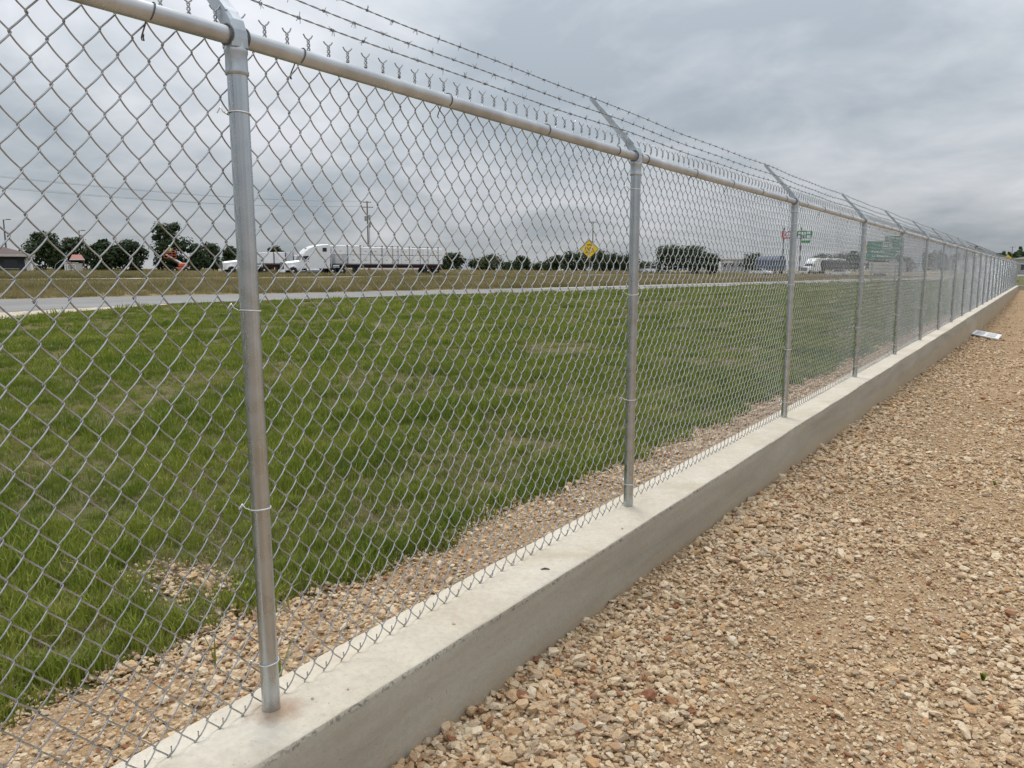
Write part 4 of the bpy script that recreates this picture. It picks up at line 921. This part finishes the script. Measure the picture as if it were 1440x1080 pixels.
# ------------------------------------------------------------------ lamps, poles and wires
def lamp(az, D, top_px, label, double=True):
    p = on_ground(az, D); k = D * math.cos(R(az + 34.25)) / 1085; H = EYE + top_px * k - p.z
    o = empty('street_lamp', p, heading(az + 90)); tag(o, label, 'lamp', 'tall lamps on the left horizon')
    mb = MB(); mb.tube([(0, 0, -.4), (0, 0, H * .5), (0, 0, H)], [.13, .11, .08], 8); mb.build('pole', M['steel_dark'], o)
    for s_ in ((-1, 1) if double else (1,)):
        mb = MB(); mb.tube([(0, 0, H - .1), (s_ * .35, 0, H + .02)], .04, 6); mb.box((s_ * .62, 0, H + .03), (.6, .3, .12), .03); mb.build('lamp_head', M['steel_dark'], o)
lamp(-67.1, 135, 72, 'tall lamp pole in front of the dark roofed building', False)
lamp(-65.4, 180, 51, 'thin lamp pole above the round tree by the dark roofed building', False)
lamp(-63.1, 150, 57, 'lamp pole rising above the red roofed kiosk', False)
lamp(-57.85, 160, 66, 'twin headed lamp rising above the tall tree by the boom lift')
lamp(-56.6, 190, 43, 'shorter twin headed lamp right of the tall tree by the boom lift')
def utility(az, D, top_px, label, arms=((.25, 1.5), (1.15, 2.2)), extras=True):
    p = on_ground(az, D); k = D * math.cos(R(az + 34.25)) / 1085; H = EYE + top_px * k - p.z
    o = empty('utility_pole', p, heading(az + 90)); tag(o, label, 'utility pole', 'utility poles carrying wires')
    mb = MB(); mb.tube([(0, 0, -.5), (0, 0, H)], [.17, .12], 9); mb.build('pole', M['wood_pole'], o); ends = []
    for dz, w in arms:
        mb = MB(); mb.box((0, -.14, H - dz), (w, .10, .12), .01); am_ = mb.build('crossarm', M['wood_pole'], o)
        for x in (-w * .46, -w * .2, w * .2, w * .46):
            mb = MB(); mb.tube([(x, -.14, H - dz + .05), (x, -.14, H - dz + .22)], [.05, .035], 6); mb.build('insulator', M['insulator'], am_); ends.append(Vector((x, -.14, H - dz + .22)))
    if extras:
        for x, z in ((.38, H - 3.0), (.38, H - 4.4), (-.36, H - 3.2)):
            mb = MB(); mb.tube([(x, 0, z - .45), (x, 0, z + .45)], .20, 10); mb.build('transformer', M['grey_metal'], o)
        mb = MB(); mb.tube([(.30, -.05, 0), (.30, -.05, H - 3.6)], .07, 6); mb.build('riser_pipe', M['grey_metal'], o)
    return o, ends
u1, e1 = utility(-44.63, 150, 96, 'wooden utility pole with two crossarms rising behind the loaded trailer')
u2, e2 = utility(-28.35, 205, 68, 'thin utility pole rising behind the yellow diamond sign', ((.2, 2.2),), False)
u3, e3 = utility(-1.65, 420, 33, 'distant utility pole above the far bend of the fence', ((.3, 2.4),), False)
def wire(p, q, sag, label, grp):
    p, q = Vector(p), Vector(q); base = Vector((p.x, p.y, p.z)); mb = MB()
    mb.tube([p.lerp(q, u) - base - Vector((0, 0, 4 * sag * u * (1 - u))) for u in np.linspace(0, 1, 24)], .0065, 4); o = mb.build('overhead_wire', M['cable'], None, base); tag(o, label, 'wire', grp)
m1, m2, m3 = u1.matrix_basis, u2.matrix_basis, u3.matrix_basis
lp = place(-73.5, 78); 
wl_lab = {0: 'upper left', 1: 'upper inner left', 3: 'upper right', 4: 'lower left', 5: 'lower inner left', 7: 'lower right'}
for k in (0, 1, 3, 4, 5, 7):
    wire(m1 @ e1[k], Vector((lp.x + e1[k].x * .6, lp.y + e1[k].x * .6, 1.45 + 8.4 + (e1[k].z - e1[0].z) * 1.1)), .9, 'wire in the left sky, ending at ' + wl_lab[k] + ' insulator of pole behind trailer', 'wires across the left sky')
for k in (0, 1, 3):
    q = place(-8.0, 300); wire(m2 @ e2[k], Vector((q.x + e2[k].x, q.y, 9.0)), 2.2, 'faint wire running right from the ' + {0: 'left', 1: 'middle', 3: 'right'}[k] + ' insulator of the pole behind the yellow sign', 'wires to the right')

# ------------------------------------------------------------------ sheet lying on the gravel
sh = empty('cardboard_sheet', (-1.12, 24.2, yard_z(-1.1, 24.2) + .035)); tag(sh, 'white printed board lying on the gravel beside the far wall', 'board')
mb = MB(); cs = [(-.34, .05), (-.30, 1.5), (.36, .0), (.32, -1.3)]
mb.add([(-.35, 0.05, .02), (.33, -1.25, .0), (.36, .05, .02), (-.31, 1.5, .03), (-.35, 0.05, .05), (.33, -1.25, .035), (.36, .05, .05), (-.31, 1.5, .06)], [(0, 1, 2, 3), (4, 5, 6, 7), (0, 1, 5, 4), (1, 2, 6, 5), (2, 3, 7, 6), (3, 0, 4, 7)]); mb.build('board', M['sign_white'], sh)
for k, (u, m_) in enumerate(((.28, 'wrap_silver'), (.70, 'fascia_pale'))):
    a, b_, c_, d_ = [Vector(v) for v in ((-.35, .05, .056), (.33, -1.25, .041), (.36, .05, .056), (-.31, 1.5, .066))]
    P0, P1 = a.lerp(b_, u - .16), a.lerp(b_, u + .16); Q0, Q1 = d_.lerp(c_, u - .16), d_.lerp(c_, u + .16)
    mb = MB(); mb.add([P0.lerp(Q0, .15), P1.lerp(Q1, .15), P1.lerp(Q1, .85), P0.lerp(Q0, .85)], [(0, 1, 2, 3)]); mb.build('print', M[m_], sh)

# ------------------------------------------------------------------ small weeds in the gravel
def weed(x, y, z, n, h, label, name='weed', mat='grass_blade', wd=.006):
    r = random.Random(int(x * 1000) % 997); o = empty(name, (x, y, z)); tag(o, label, 'weed')
    for k in range(n):
        a = r.uniform(0, 6.28); hh = h * r.uniform(.6, 1.1); ln = hh * r.uniform(.15, .6); dx, dy = math.cos(a) * ln, math.sin(a) * ln; px, py = -math.sin(a) * wd, math.cos(a) * wd
        mb = MB(); vs = []
        for u in (0, .35, .7, 1.0):
            w_ = (1 - u) * .9 + .1 if u else .5
            if 0 < u < .8: w_ = 1.0
            c0 = Vector((dx * u * u, dy * u * u, hh * u)); vs += [tuple(c0 - Vector((px, py, 0)) * w_), tuple(c0 + Vector((px, py, 0)) * w_)]
        mb.add(vs, [(0, 1, 3, 2), (2, 3, 5, 4), (4, 5, 7, 6)], True); mb.build('leaf', M[mat], o)
weed(-.06, 3.08, yard_z(-.06, 3.08) + .010, 8, .032, 'small green weed sprouting from the gravel near the right edge', wd=.008)
weed(-.16, 6.3, yard_z(-.16, 6.3) + .01, 6, .032, 'tiny green weed in the gravel farther along the yard', wd=.008)
weed(-2.08, 1.62, .03, 4, .17, 'thin green stalks in the gravel strip behind the nearest post', wd=.003)
weed(-2.35, 1.55, .03, 3, .20, 'tall thin weed stalk in the gravel strip left of the nearest post', wd=.003)

# pebbles and a twig that lie on the wall's top
for k, (x, y, sz, lb) in enumerate([(-1.535, 1.905, .0075, 'pale pebble on the wall top midway between the first two posts'), (-1.575, 1.33, .005, 'tiny brown pebble on the wall top just right of the nearest post'), (-1.53, 1.42, .0045, 'tiny tan crumb on the wall top near the edge below the nearest post'), (-1.50, 3.10, .006, 'dark pebble on the wall top left of the second post')]):
    r = random.Random(70 + k); bm = bmesh.new(); bmesh.ops.create_icosphere(bm, subdivisions=1, radius=sz)
    for v in bm.verts: v.co = Vector((v.co.x * r.uniform(.8, 1.3), v.co.y * r.uniform(.7, 1.1), v.co.z * r.uniform(.5, .9)))
    me = bpy.data.meshes.new('pebble'); bm.to_mesh(me); bm.free(); me.materials.append(M['stone']); o = link_mesh('pebble', me, None, (x, y, WTOP + sz * .5)); tag(o, lb, 'pebble', 'pebbles on the wall top')
mb = MB(); mb.tube([(0, 0, 0), (.012, .012, .004), (.028, .02, .001)], [.003, .0035, .002], 6); o = mb.build('twig', M['bark'], None, (-1.545, 2.47, WTOP + .004)); tag(o, 'short dark twig lying on the wall top before the second post', 'twig')

# ------------------------------------------------------------------ scattered ground cover (geometry nodes)
def hidden_collection(name, meshes):
    col = bpy.data.collections.new(name)
    for me in meshes:
        o = bpy.data.objects.new(me.name, me); col.objects.link(o)
    return col
def scatter(name, P, scl, rot, idx, col, label, cat):
    me = bpy.data.meshes.new(name); n = len(P)
    me.vertices.add(n); me.vertices.foreach_set('co', np.asarray(P, np.float32).ravel())
    at = me.attributes.new('scl', 'FLOAT', 'POINT'); at.data.foreach_set('value', np.asarray(scl, np.float32))
    at = me.attributes.new('rot', 'FLOAT_VECTOR', 'POINT'); at.data.foreach_set('vector', np.asarray(rot, np.float32).ravel())
    at = me.attributes.new('pick', 'INT', 'POINT'); at.data.foreach_set('value', np.asarray(idx, np.int32))
    me.update(); o = link_mesh(name, me)
    ng = bpy.data.node_groups.new(name, 'GeometryNodeTree')
    ng.interface.new_socket('Geometry', in_out='INPUT', socket_type='NodeSocketGeometry'); ng.interface.new_socket('Geometry', in_out='OUTPUT', socket_type='NodeSocketGeometry')
    N = ng.nodes.new; gi, go = N('NodeGroupInput'), N('NodeGroupOutput')
    ip = N('GeometryNodeInstanceOnPoints'); ci = N('GeometryNodeCollectionInfo'); ci.inputs[0].default_value = col
    ci.inputs['Separate Children'].default_value = True; ci.inputs['Reset Children'].default_value = True
    def attr(nm, ty):
        a = N('GeometryNodeInputNamedAttribute'); a.data_type = ty; a.inputs[0].default_value = nm; return a.outputs[0]
    er = N('FunctionNodeEulerToRotation'); L = ng.links.new
    L(gi.outputs[0], ip.inputs['Points']); L(ci.outputs[0], ip.inputs['Instance']); ip.inputs['Pick Instance'].default_value = True
    L(attr('pick', 'INT'), ip.inputs['Instance Index']); L(attr('rot', 'FLOAT_VECTOR'), er.inputs[0]); L(er.outputs[0], ip.inputs['Rotation']); L(attr('scl', 'FLOAT'), ip.inputs['Scale'])
    L(ip.outputs[0], go.inputs[0])
    md = o.modifiers.new('scatter', 'NODES'); md.node_group = ng
    tag(o, label, cat, kind='stuff'); return o

# frustum test in plan with a generous margin, so that a step to the side still finds stones and grass
def in_view(x, y, margin=1.2):
    fx, fy = -math.sin(YAW), math.cos(YAW); rx, ry = math.cos(YAW), math.sin(YAW)
    dep = x * fx + y * fy + margin; lat = x * rx + y * ry
    return (dep > .3) & (np.abs(lat) < dep * .70 + margin)
def pts_in(x0, x1, y0, y1, dens, keep, dmin, dmax):
    n = rng.poisson(dens * (x1 - x0) * (y1 - y0)); x = rng.uniform(x0, x1, n); y = rng.uniform(y0, y1, n); D = np.hypot(x, y)
    k = (D >= dmin) & (D < dmax) & in_view(x, y); x, y = x[k], y[k]; k = keep(x, y); return x[k], y[k]
def vnoise(x, y, sc, z=0.0): return np.array([mnoise.noise(Vector((a * sc, b * sc, z))) for a, b in zip(x, y)])

# crushed stones: irregular angular lumps
def stone_mesh(seed):
    r = random.Random(seed); bm = bmesh.new(); bmesh.ops.create_icosphere(bm, subdivisions=1, radius=.5)
    fl = (r.uniform(.85, 1.25), r.uniform(.65, .95), r.uniform(.30, .62)); cuts = [(Vector((r.gauss(0, 1), r.gauss(0, 1), r.gauss(0, 1))).normalized(), r.uniform(.24, .40)) for _ in range(7)]
    for v in bm.verts:
        v.co *= r.uniform(.85, 1.15)
        for nrm, dd in cuts:
            e_ = v.co.dot(nrm) - dd
            if e_ > 0: v.co -= nrm * e_
        v.co = Vector((v.co.x * fl[0], v.co.y * fl[1], v.co.z * fl[2]))
    me = bpy.data.meshes.new('stone'); bm.to_mesh(me); bm.free(); me.materials.append(M['stone']); return me
stone_mes = [stone_mesh(100 + k) for k in range(16)]
stone_col = hidden_collection('stone_kinds', stone_mes)

def stones_for(region, dens_size, keep, zfun):
    X, Yv, S = [], [], []
    x0, x1, y0, y1 = region
    for dmin, dmax, dens, med in dens_size:
        x, y = pts_in(x0, x1, y0, y1, dens, keep, dmin, dmax)
        tr = np.where(x > -1.5, np.exp(-((x - TRK - .25 * vnoise(x * 0, y, .5, 31.0)) / .38) ** 2), 0)
        loose = vnoise(x, y, .8, 5.0) - .75 * tr + .6 * vnoise(x, y, 2.2, 9.0) + .5 * np.exp(-np.maximum(0, x + 1.45) / .7) * (x > -1.5)
        k = rng.uniform(0, 1, len(x)) < np.clip(.90 + .40 * loose, .74, 1); x, y, loose = x[k], y[k], loose[k]
        s = med * np.exp(rng.normal(0, .42, len(x))) * np.clip(.92 + .38 * loose, .64, 1.40)
        big = rng.uniform(0, 1, len(x)) < .012; s = np.where(big, s * rng.uniform(1.4, 2.0, len(x)), s); s = np.minimum(s, .07)
        X.append(x); Yv.append(y); S.append(s)
    x, y, s = map(np.concatenate, (X, Yv, S))
    z = np.array([zfun(a, b) for a, b in zip(x, y)]) + s * rng.uniform(-.05, .42, len(s))
    rot = np.stack([rng.normal(0, .35, len(x)), rng.normal(0, .35, len(x)), rng.uniform(0, 6.28, len(x))], 1)
    return np.stack([x, y, z], 1), s, rot, rng.integers(0, len(stone_mes), len(x))
TRK = -.50                                          # a trodden strip runs along the yard
# near side yard
P, S, Ro, Ix = stones_for((-1.44, 16, .2, 52), [(0, 3.2, 6800, .0195), (3.2, 5.5, 4800, .0215), (5.5, 9, 2600, .0255), (9, 15, 1050, .032), (15, 24, 320, .041), (24, 34, 70, .05), (34, 52, 26, .06)], lambda x, y: x > -1.44, yard_z)
# the stones that show largest are pieces of the yard, the rest one mass of gravel
fx, fy = -math.sin(YAW), math.cos(YAW)
dep = P[:, 0] * fx + P[:, 1] * fy; lat = P[:, 0] * math.cos(YAW) + P[:, 1] * math.sin(YAW)
vis = (dep > 1.0) & (np.abs(lat) < dep * .66) & ((EYE - P[:, 2]) < dep * .68)
order = np.argsort(-np.where(vis, S / np.maximum(dep, .3), 0))[:300]
for i in order:
    o = bpy.data.objects.new('stone', stone_mes[Ix[i]]); C.objects.link(o); o.parent = yard; o.location = P[i]; o.rotation_euler = Ro[i]; o.scale = (S[i],) * 3
mk = np.ones(len(P), bool); mk[order] = False
scatter('gravel', P[mk], S[mk], Ro[mk], Ix[mk], stone_col, 'loose crushed tan limestone gravel spread over the near yard', 'gravel')
n_stones = len(P)
# outer strip
P, S, Ro, Ix = stones_for((-3.7, -1.72, -.5, 30), [(0, 3.4, 5600, .0195), (3.4, 6, 4000, .0215), (6, 12, 1300, .030), (12, 30, 200, .042)],
                          lambda x, y: (x < -1.76) & ((x > np.array([strip_edge(b) for b in y]) - rng.exponential(.03, len(x))) | (np.hypot((x + 3.25) / .40, (y - 2.0) / .20) < rng.uniform(.3, 1.1, len(x)))), lambda x, y: .026 - .024 * min(1, (-1.72 - x) / 1.06) + hum(x, y, 2.5, .012) * max(0, 1 - (-1.72 - x) / 1.06) + fhum(x, y))
dep = P[:, 0] * fx + P[:, 1] * fy
order = np.argsort(-S / np.maximum(dep, .3))[:120]
for i in order:
    o = bpy.data.objects.new('stone', stone_mes[Ix[i]]); C.objects.link(o); o.parent = strip; o.location = P[i]; o.rotation_euler = Ro[i]; o.scale = (S[i],) * 3
mk = np.ones(len(P), bool); mk[order] = False
scatter('gravel', P[mk], S[mk], Ro[mk], Ix[mk], stone_col, 'tan gravel in the narrow strip between wall and grass', 'gravel')

# grass
def tuft_mesh(seed, n, h, spread, width, mat, lean=.5):
    r = random.Random(seed); vs = []; fs = []
    for _ in range(n):
        a = r.uniform(0, 6.28); q = spread * math.sqrt(r.random()); bx, by = q * math.cos(a), q * math.sin(a)
        hh = h * r.uniform(.45, 1.1); az = r.uniform(0, 6.28); ln = lean * hh * r.uniform(.1, 1.0); w = width * r.uniform(.6, 1.2)
        dx, dy = math.cos(az), math.sin(az); px, py = -dy * w / 2, dx * w / 2; b = len(vs)
        m1 = (bx + dx * ln * .3, by + dy * ln * .3, hh * .6); tp = (bx + dx * ln, by + dy * ln, hh * r.uniform(.8, 1.0))
        vs += [(bx - px, by - py, -.01), (bx + px, by + py, -.01), (m1[0] + px * .8, m1[1] + py * .8, m1[2]), (m1[0] - px * .8, m1[1] - py * .8, m1[2]), tp]
        fs += [(b, b + 1, b + 2, b + 3), (b + 3, b + 2, b + 4)]
    me = bpy.data.meshes.new('grass_tuft'); me.from_pydata(vs, [], fs); me.update(); me.materials.append(mat); return me
g_near = [tuft_mesh(10 + k, 26, .085, .050, .0042, M['grass_blade'], .7) for k in range(5)] + [tuft_mesh(30 + k, 16, .05, .055, .0035, M['straw_blade'], 1.3) for k in range(2)]
g_far = [tuft_mesh(50 + k, 40, .085, .13, .010, M['grass_blade'], .7) for k in range(4)] + [tuft_mesh(60, 30, .06, .13, .009, M['straw_blade'], 1.2)]
def field_z(x, y): return tz(x, y) + fhum(x, y)
def grass_for(rings_, protos, n_green, seed, nm, label):
    X, Y2, S2, I2 = [], [], [], []
    for dmin, dmax, dens, sc in rings_:
        def keep(x, y):
            s = x * NX + y * NY; ed = np.array([strip_edge(b) for b in y])
            nz = vnoise(x, y, 1.3, 2.0) * .5 + vnoise(x, y, .45, 4.0) * .8 + vnoise(x, y, 4.0, 7.0) * .35
            bare = np.clip(.74 + 1.1 * nz, .30, 1)
            # clearing of pale stones in the grass near the first post
            cl = np.hypot((x + 3.25) / .42, (y - 2.0) / .22); bare = np.where(cl < 1 + .4 * vnoise(x, y, 6, 1.0), bare * .12, bare)
            return (x < ed + .03) & (s < 34.3) & ~((s > 25.8) & (across_u(x, y) < 26) & (s > 26.4 + np.clip((across_u(x, y) - 5) * .75, 0, 9))) & (rng.uniform(0, 1, len(x)) < bare)
        x, y = pts_in(-45, -2.2, -8, 130 if dmax > 40 else 60, dens, keep, dmin, dmax)
        nz2 = vnoise(x, y, .5, 21.0) + .6 * vnoise(x, y, 2.0, 23.0)
        streaks = vnoise((x * NX + y * NY) * .45, across_u(x, y) * .05, 1.0, 41.0) * np.clip((np.hypot(x, y) - 7) / 8, 0, 1)
        st_ = rng.uniform(0, 1, len(x)) < np.clip(.14 - .45 * nz2 - .35 * streaks, .03, .6)
        I2.append(np.where(st_, rng.integers(n_green, len(protos), len(x)), rng.integers(0, n_green, len(x))))
        S2.append(sc * np.clip(1 + .45 * nz2, .55, 1.6) * np.exp(rng.normal(-.08, .28, len(x)))); X.append(x); Y2.append(y)
    x, y, s, ix = map(np.concatenate, (X, Y2, S2, I2)); z = np.array([field_z(a, b) for a, b in zip(x, y)]) - .004
    scatter(nm, np.stack([x, y, z], 1), s, np.stack([rng.normal(0, .12, len(x)), rng.normal(0, .12, len(x)), rng.uniform(0, 6.28, len(x))], 1), ix, hidden_collection(nm + '_kinds', protos), label, 'grass')
    return len(x)
def across_u(x, y): return x * NY - y * NX
n_grass = grass_for([(0, 5, 620, 1.0), (5, 8, 330, 1.1), (8, 12, 150, 1.25)], g_near, 5, 1, 'grass', 'tufted green grass of the verge behind the near fence bays')
n_grass += grass_for([(12, 20, 62, 1.0), (20, 32, 22, 1.2), (32, 60, 8, 1.5), (60, 130, 2.0, 1.9)], g_far, 4, 2, 'verge_grass', 'mown green grass of the verge farther off towards the service road')
# ragged tall tufts along the gravel edge
ye = rng.uniform(-1, 13, 900); xe = np.array([strip_edge(q) for q in ye]) + .10 - rng.exponential(.16, len(ye)) - .10 * (vnoise(ye * 0, ye, 1.7, 51.0) > 0); kv = (vnoise(xe, ye, 2.4, 61.0) > -.12) & in_view(xe, ye); xe, ye = xe[kv], ye[kv]
scatter('edge_grass', np.stack([xe, ye, np.full(len(xe), .002)], 1), rng.uniform(.9, 1.75, len(xe)), np.stack([rng.normal(0, .15, len(xe)), rng.normal(0, .15, len(xe)), rng.uniform(0, 6.28, len(xe))], 1), rng.integers(0, 5, len(xe)), hidden_collection('edge_kinds', g_near[:5]), 'taller ragged grass tufts along the edge of the gravel strip', 'grass')
# dead thatch lying between the green tufts
th = [tuft_mesh(200 + k, 22, .035, .07, .0032, M['straw_blade'], 2.6) for k in range(4)]
x, y = np.concatenate([np.stack(pts_in(-14, -2.3, -4, 14, dn, lambda a, b: a < np.array([strip_edge(q) for q in b]), lo, hi)) for lo, hi, dn in ((0, 5, 260), (5, 9, 130), (9, 13, 60))], 1)
k = rng.uniform(0, 1, len(x)) < np.clip(.45 - .9 * vnoise(x, y, 1.3, 2.0) - .4 * vnoise(x, y, .45, 4.0), .08, 1); x, y = x[k], y[k]
scatter('thatch', np.stack([x, y, np.array([field_z(a, b) for a, b in zip(x, y)]) - .002], 1), rng.uniform(.6, 1.3, len(x)), np.stack([rng.normal(0, .1, len(x)), rng.normal(0, .1, len(x)), rng.uniform(0, 6.28, len(x))], 1), rng.integers(0, 4, len(x)), hidden_collection('thatch_kinds', th), 'dead straw coloured thatch between the green grass tufts', 'grass')
# dry meadow
m_dry = [tuft_mesh(80 + k, 60, .55, .55, .022, M['dry_blade'], .5) for k in range(5)]
X, Y2 = [], []
for dmin, dmax, dens in ((38, 75, 2.4), (75, 120, 2.2), (120, 190, .7)):
    def keep(x, y):
        s = x * NX + y * NY; far_e = 42.5 + np.clip((55 - across_u(x, y)) * .085, 0, 3.2)
        return (s > far_e + .2) & ~((s > 74.6) & (s < 78.0)) & ~((s > 83.2) & (s < 93.8))
    x, y = pts_in(-185, 10, -20, 190, dens, keep, dmin, dmax); X.append(x); Y2.append(y)
x, y = np.concatenate(X), np.concatenate(Y2); z = np.array([tz(a, b) for a, b in zip(x, y)])
hs = np.clip(.85 + .45 * vnoise(x, y, .12, 3.0), .4, 1.3)
ss = x * NX + y * NY
hs = np.where((ss > 71) & (ss < 76), hs * .45, hs); hs = np.where((ss > 78) & (ss < 83.5), np.maximum(hs, .9) * 1.15, hs)
scatter('meadow_grass', np.stack([x, y, z], 1), hs * rng.uniform(.7, 1.2, len(x)), np.stack([rng.normal(0, .08, len(x)), rng.normal(0, .08, len(x)), rng.uniform(0, 6.28, len(x))], 1), rng.integers(0, 5, len(x)), hidden_collection('dry_kinds', m_dry),
        'tall dry tan and olive meadow grass beyond the service road', 'grass')
print('COUNTS stones', n_stones, 'grass', n_grass, 'meadow', len(x))
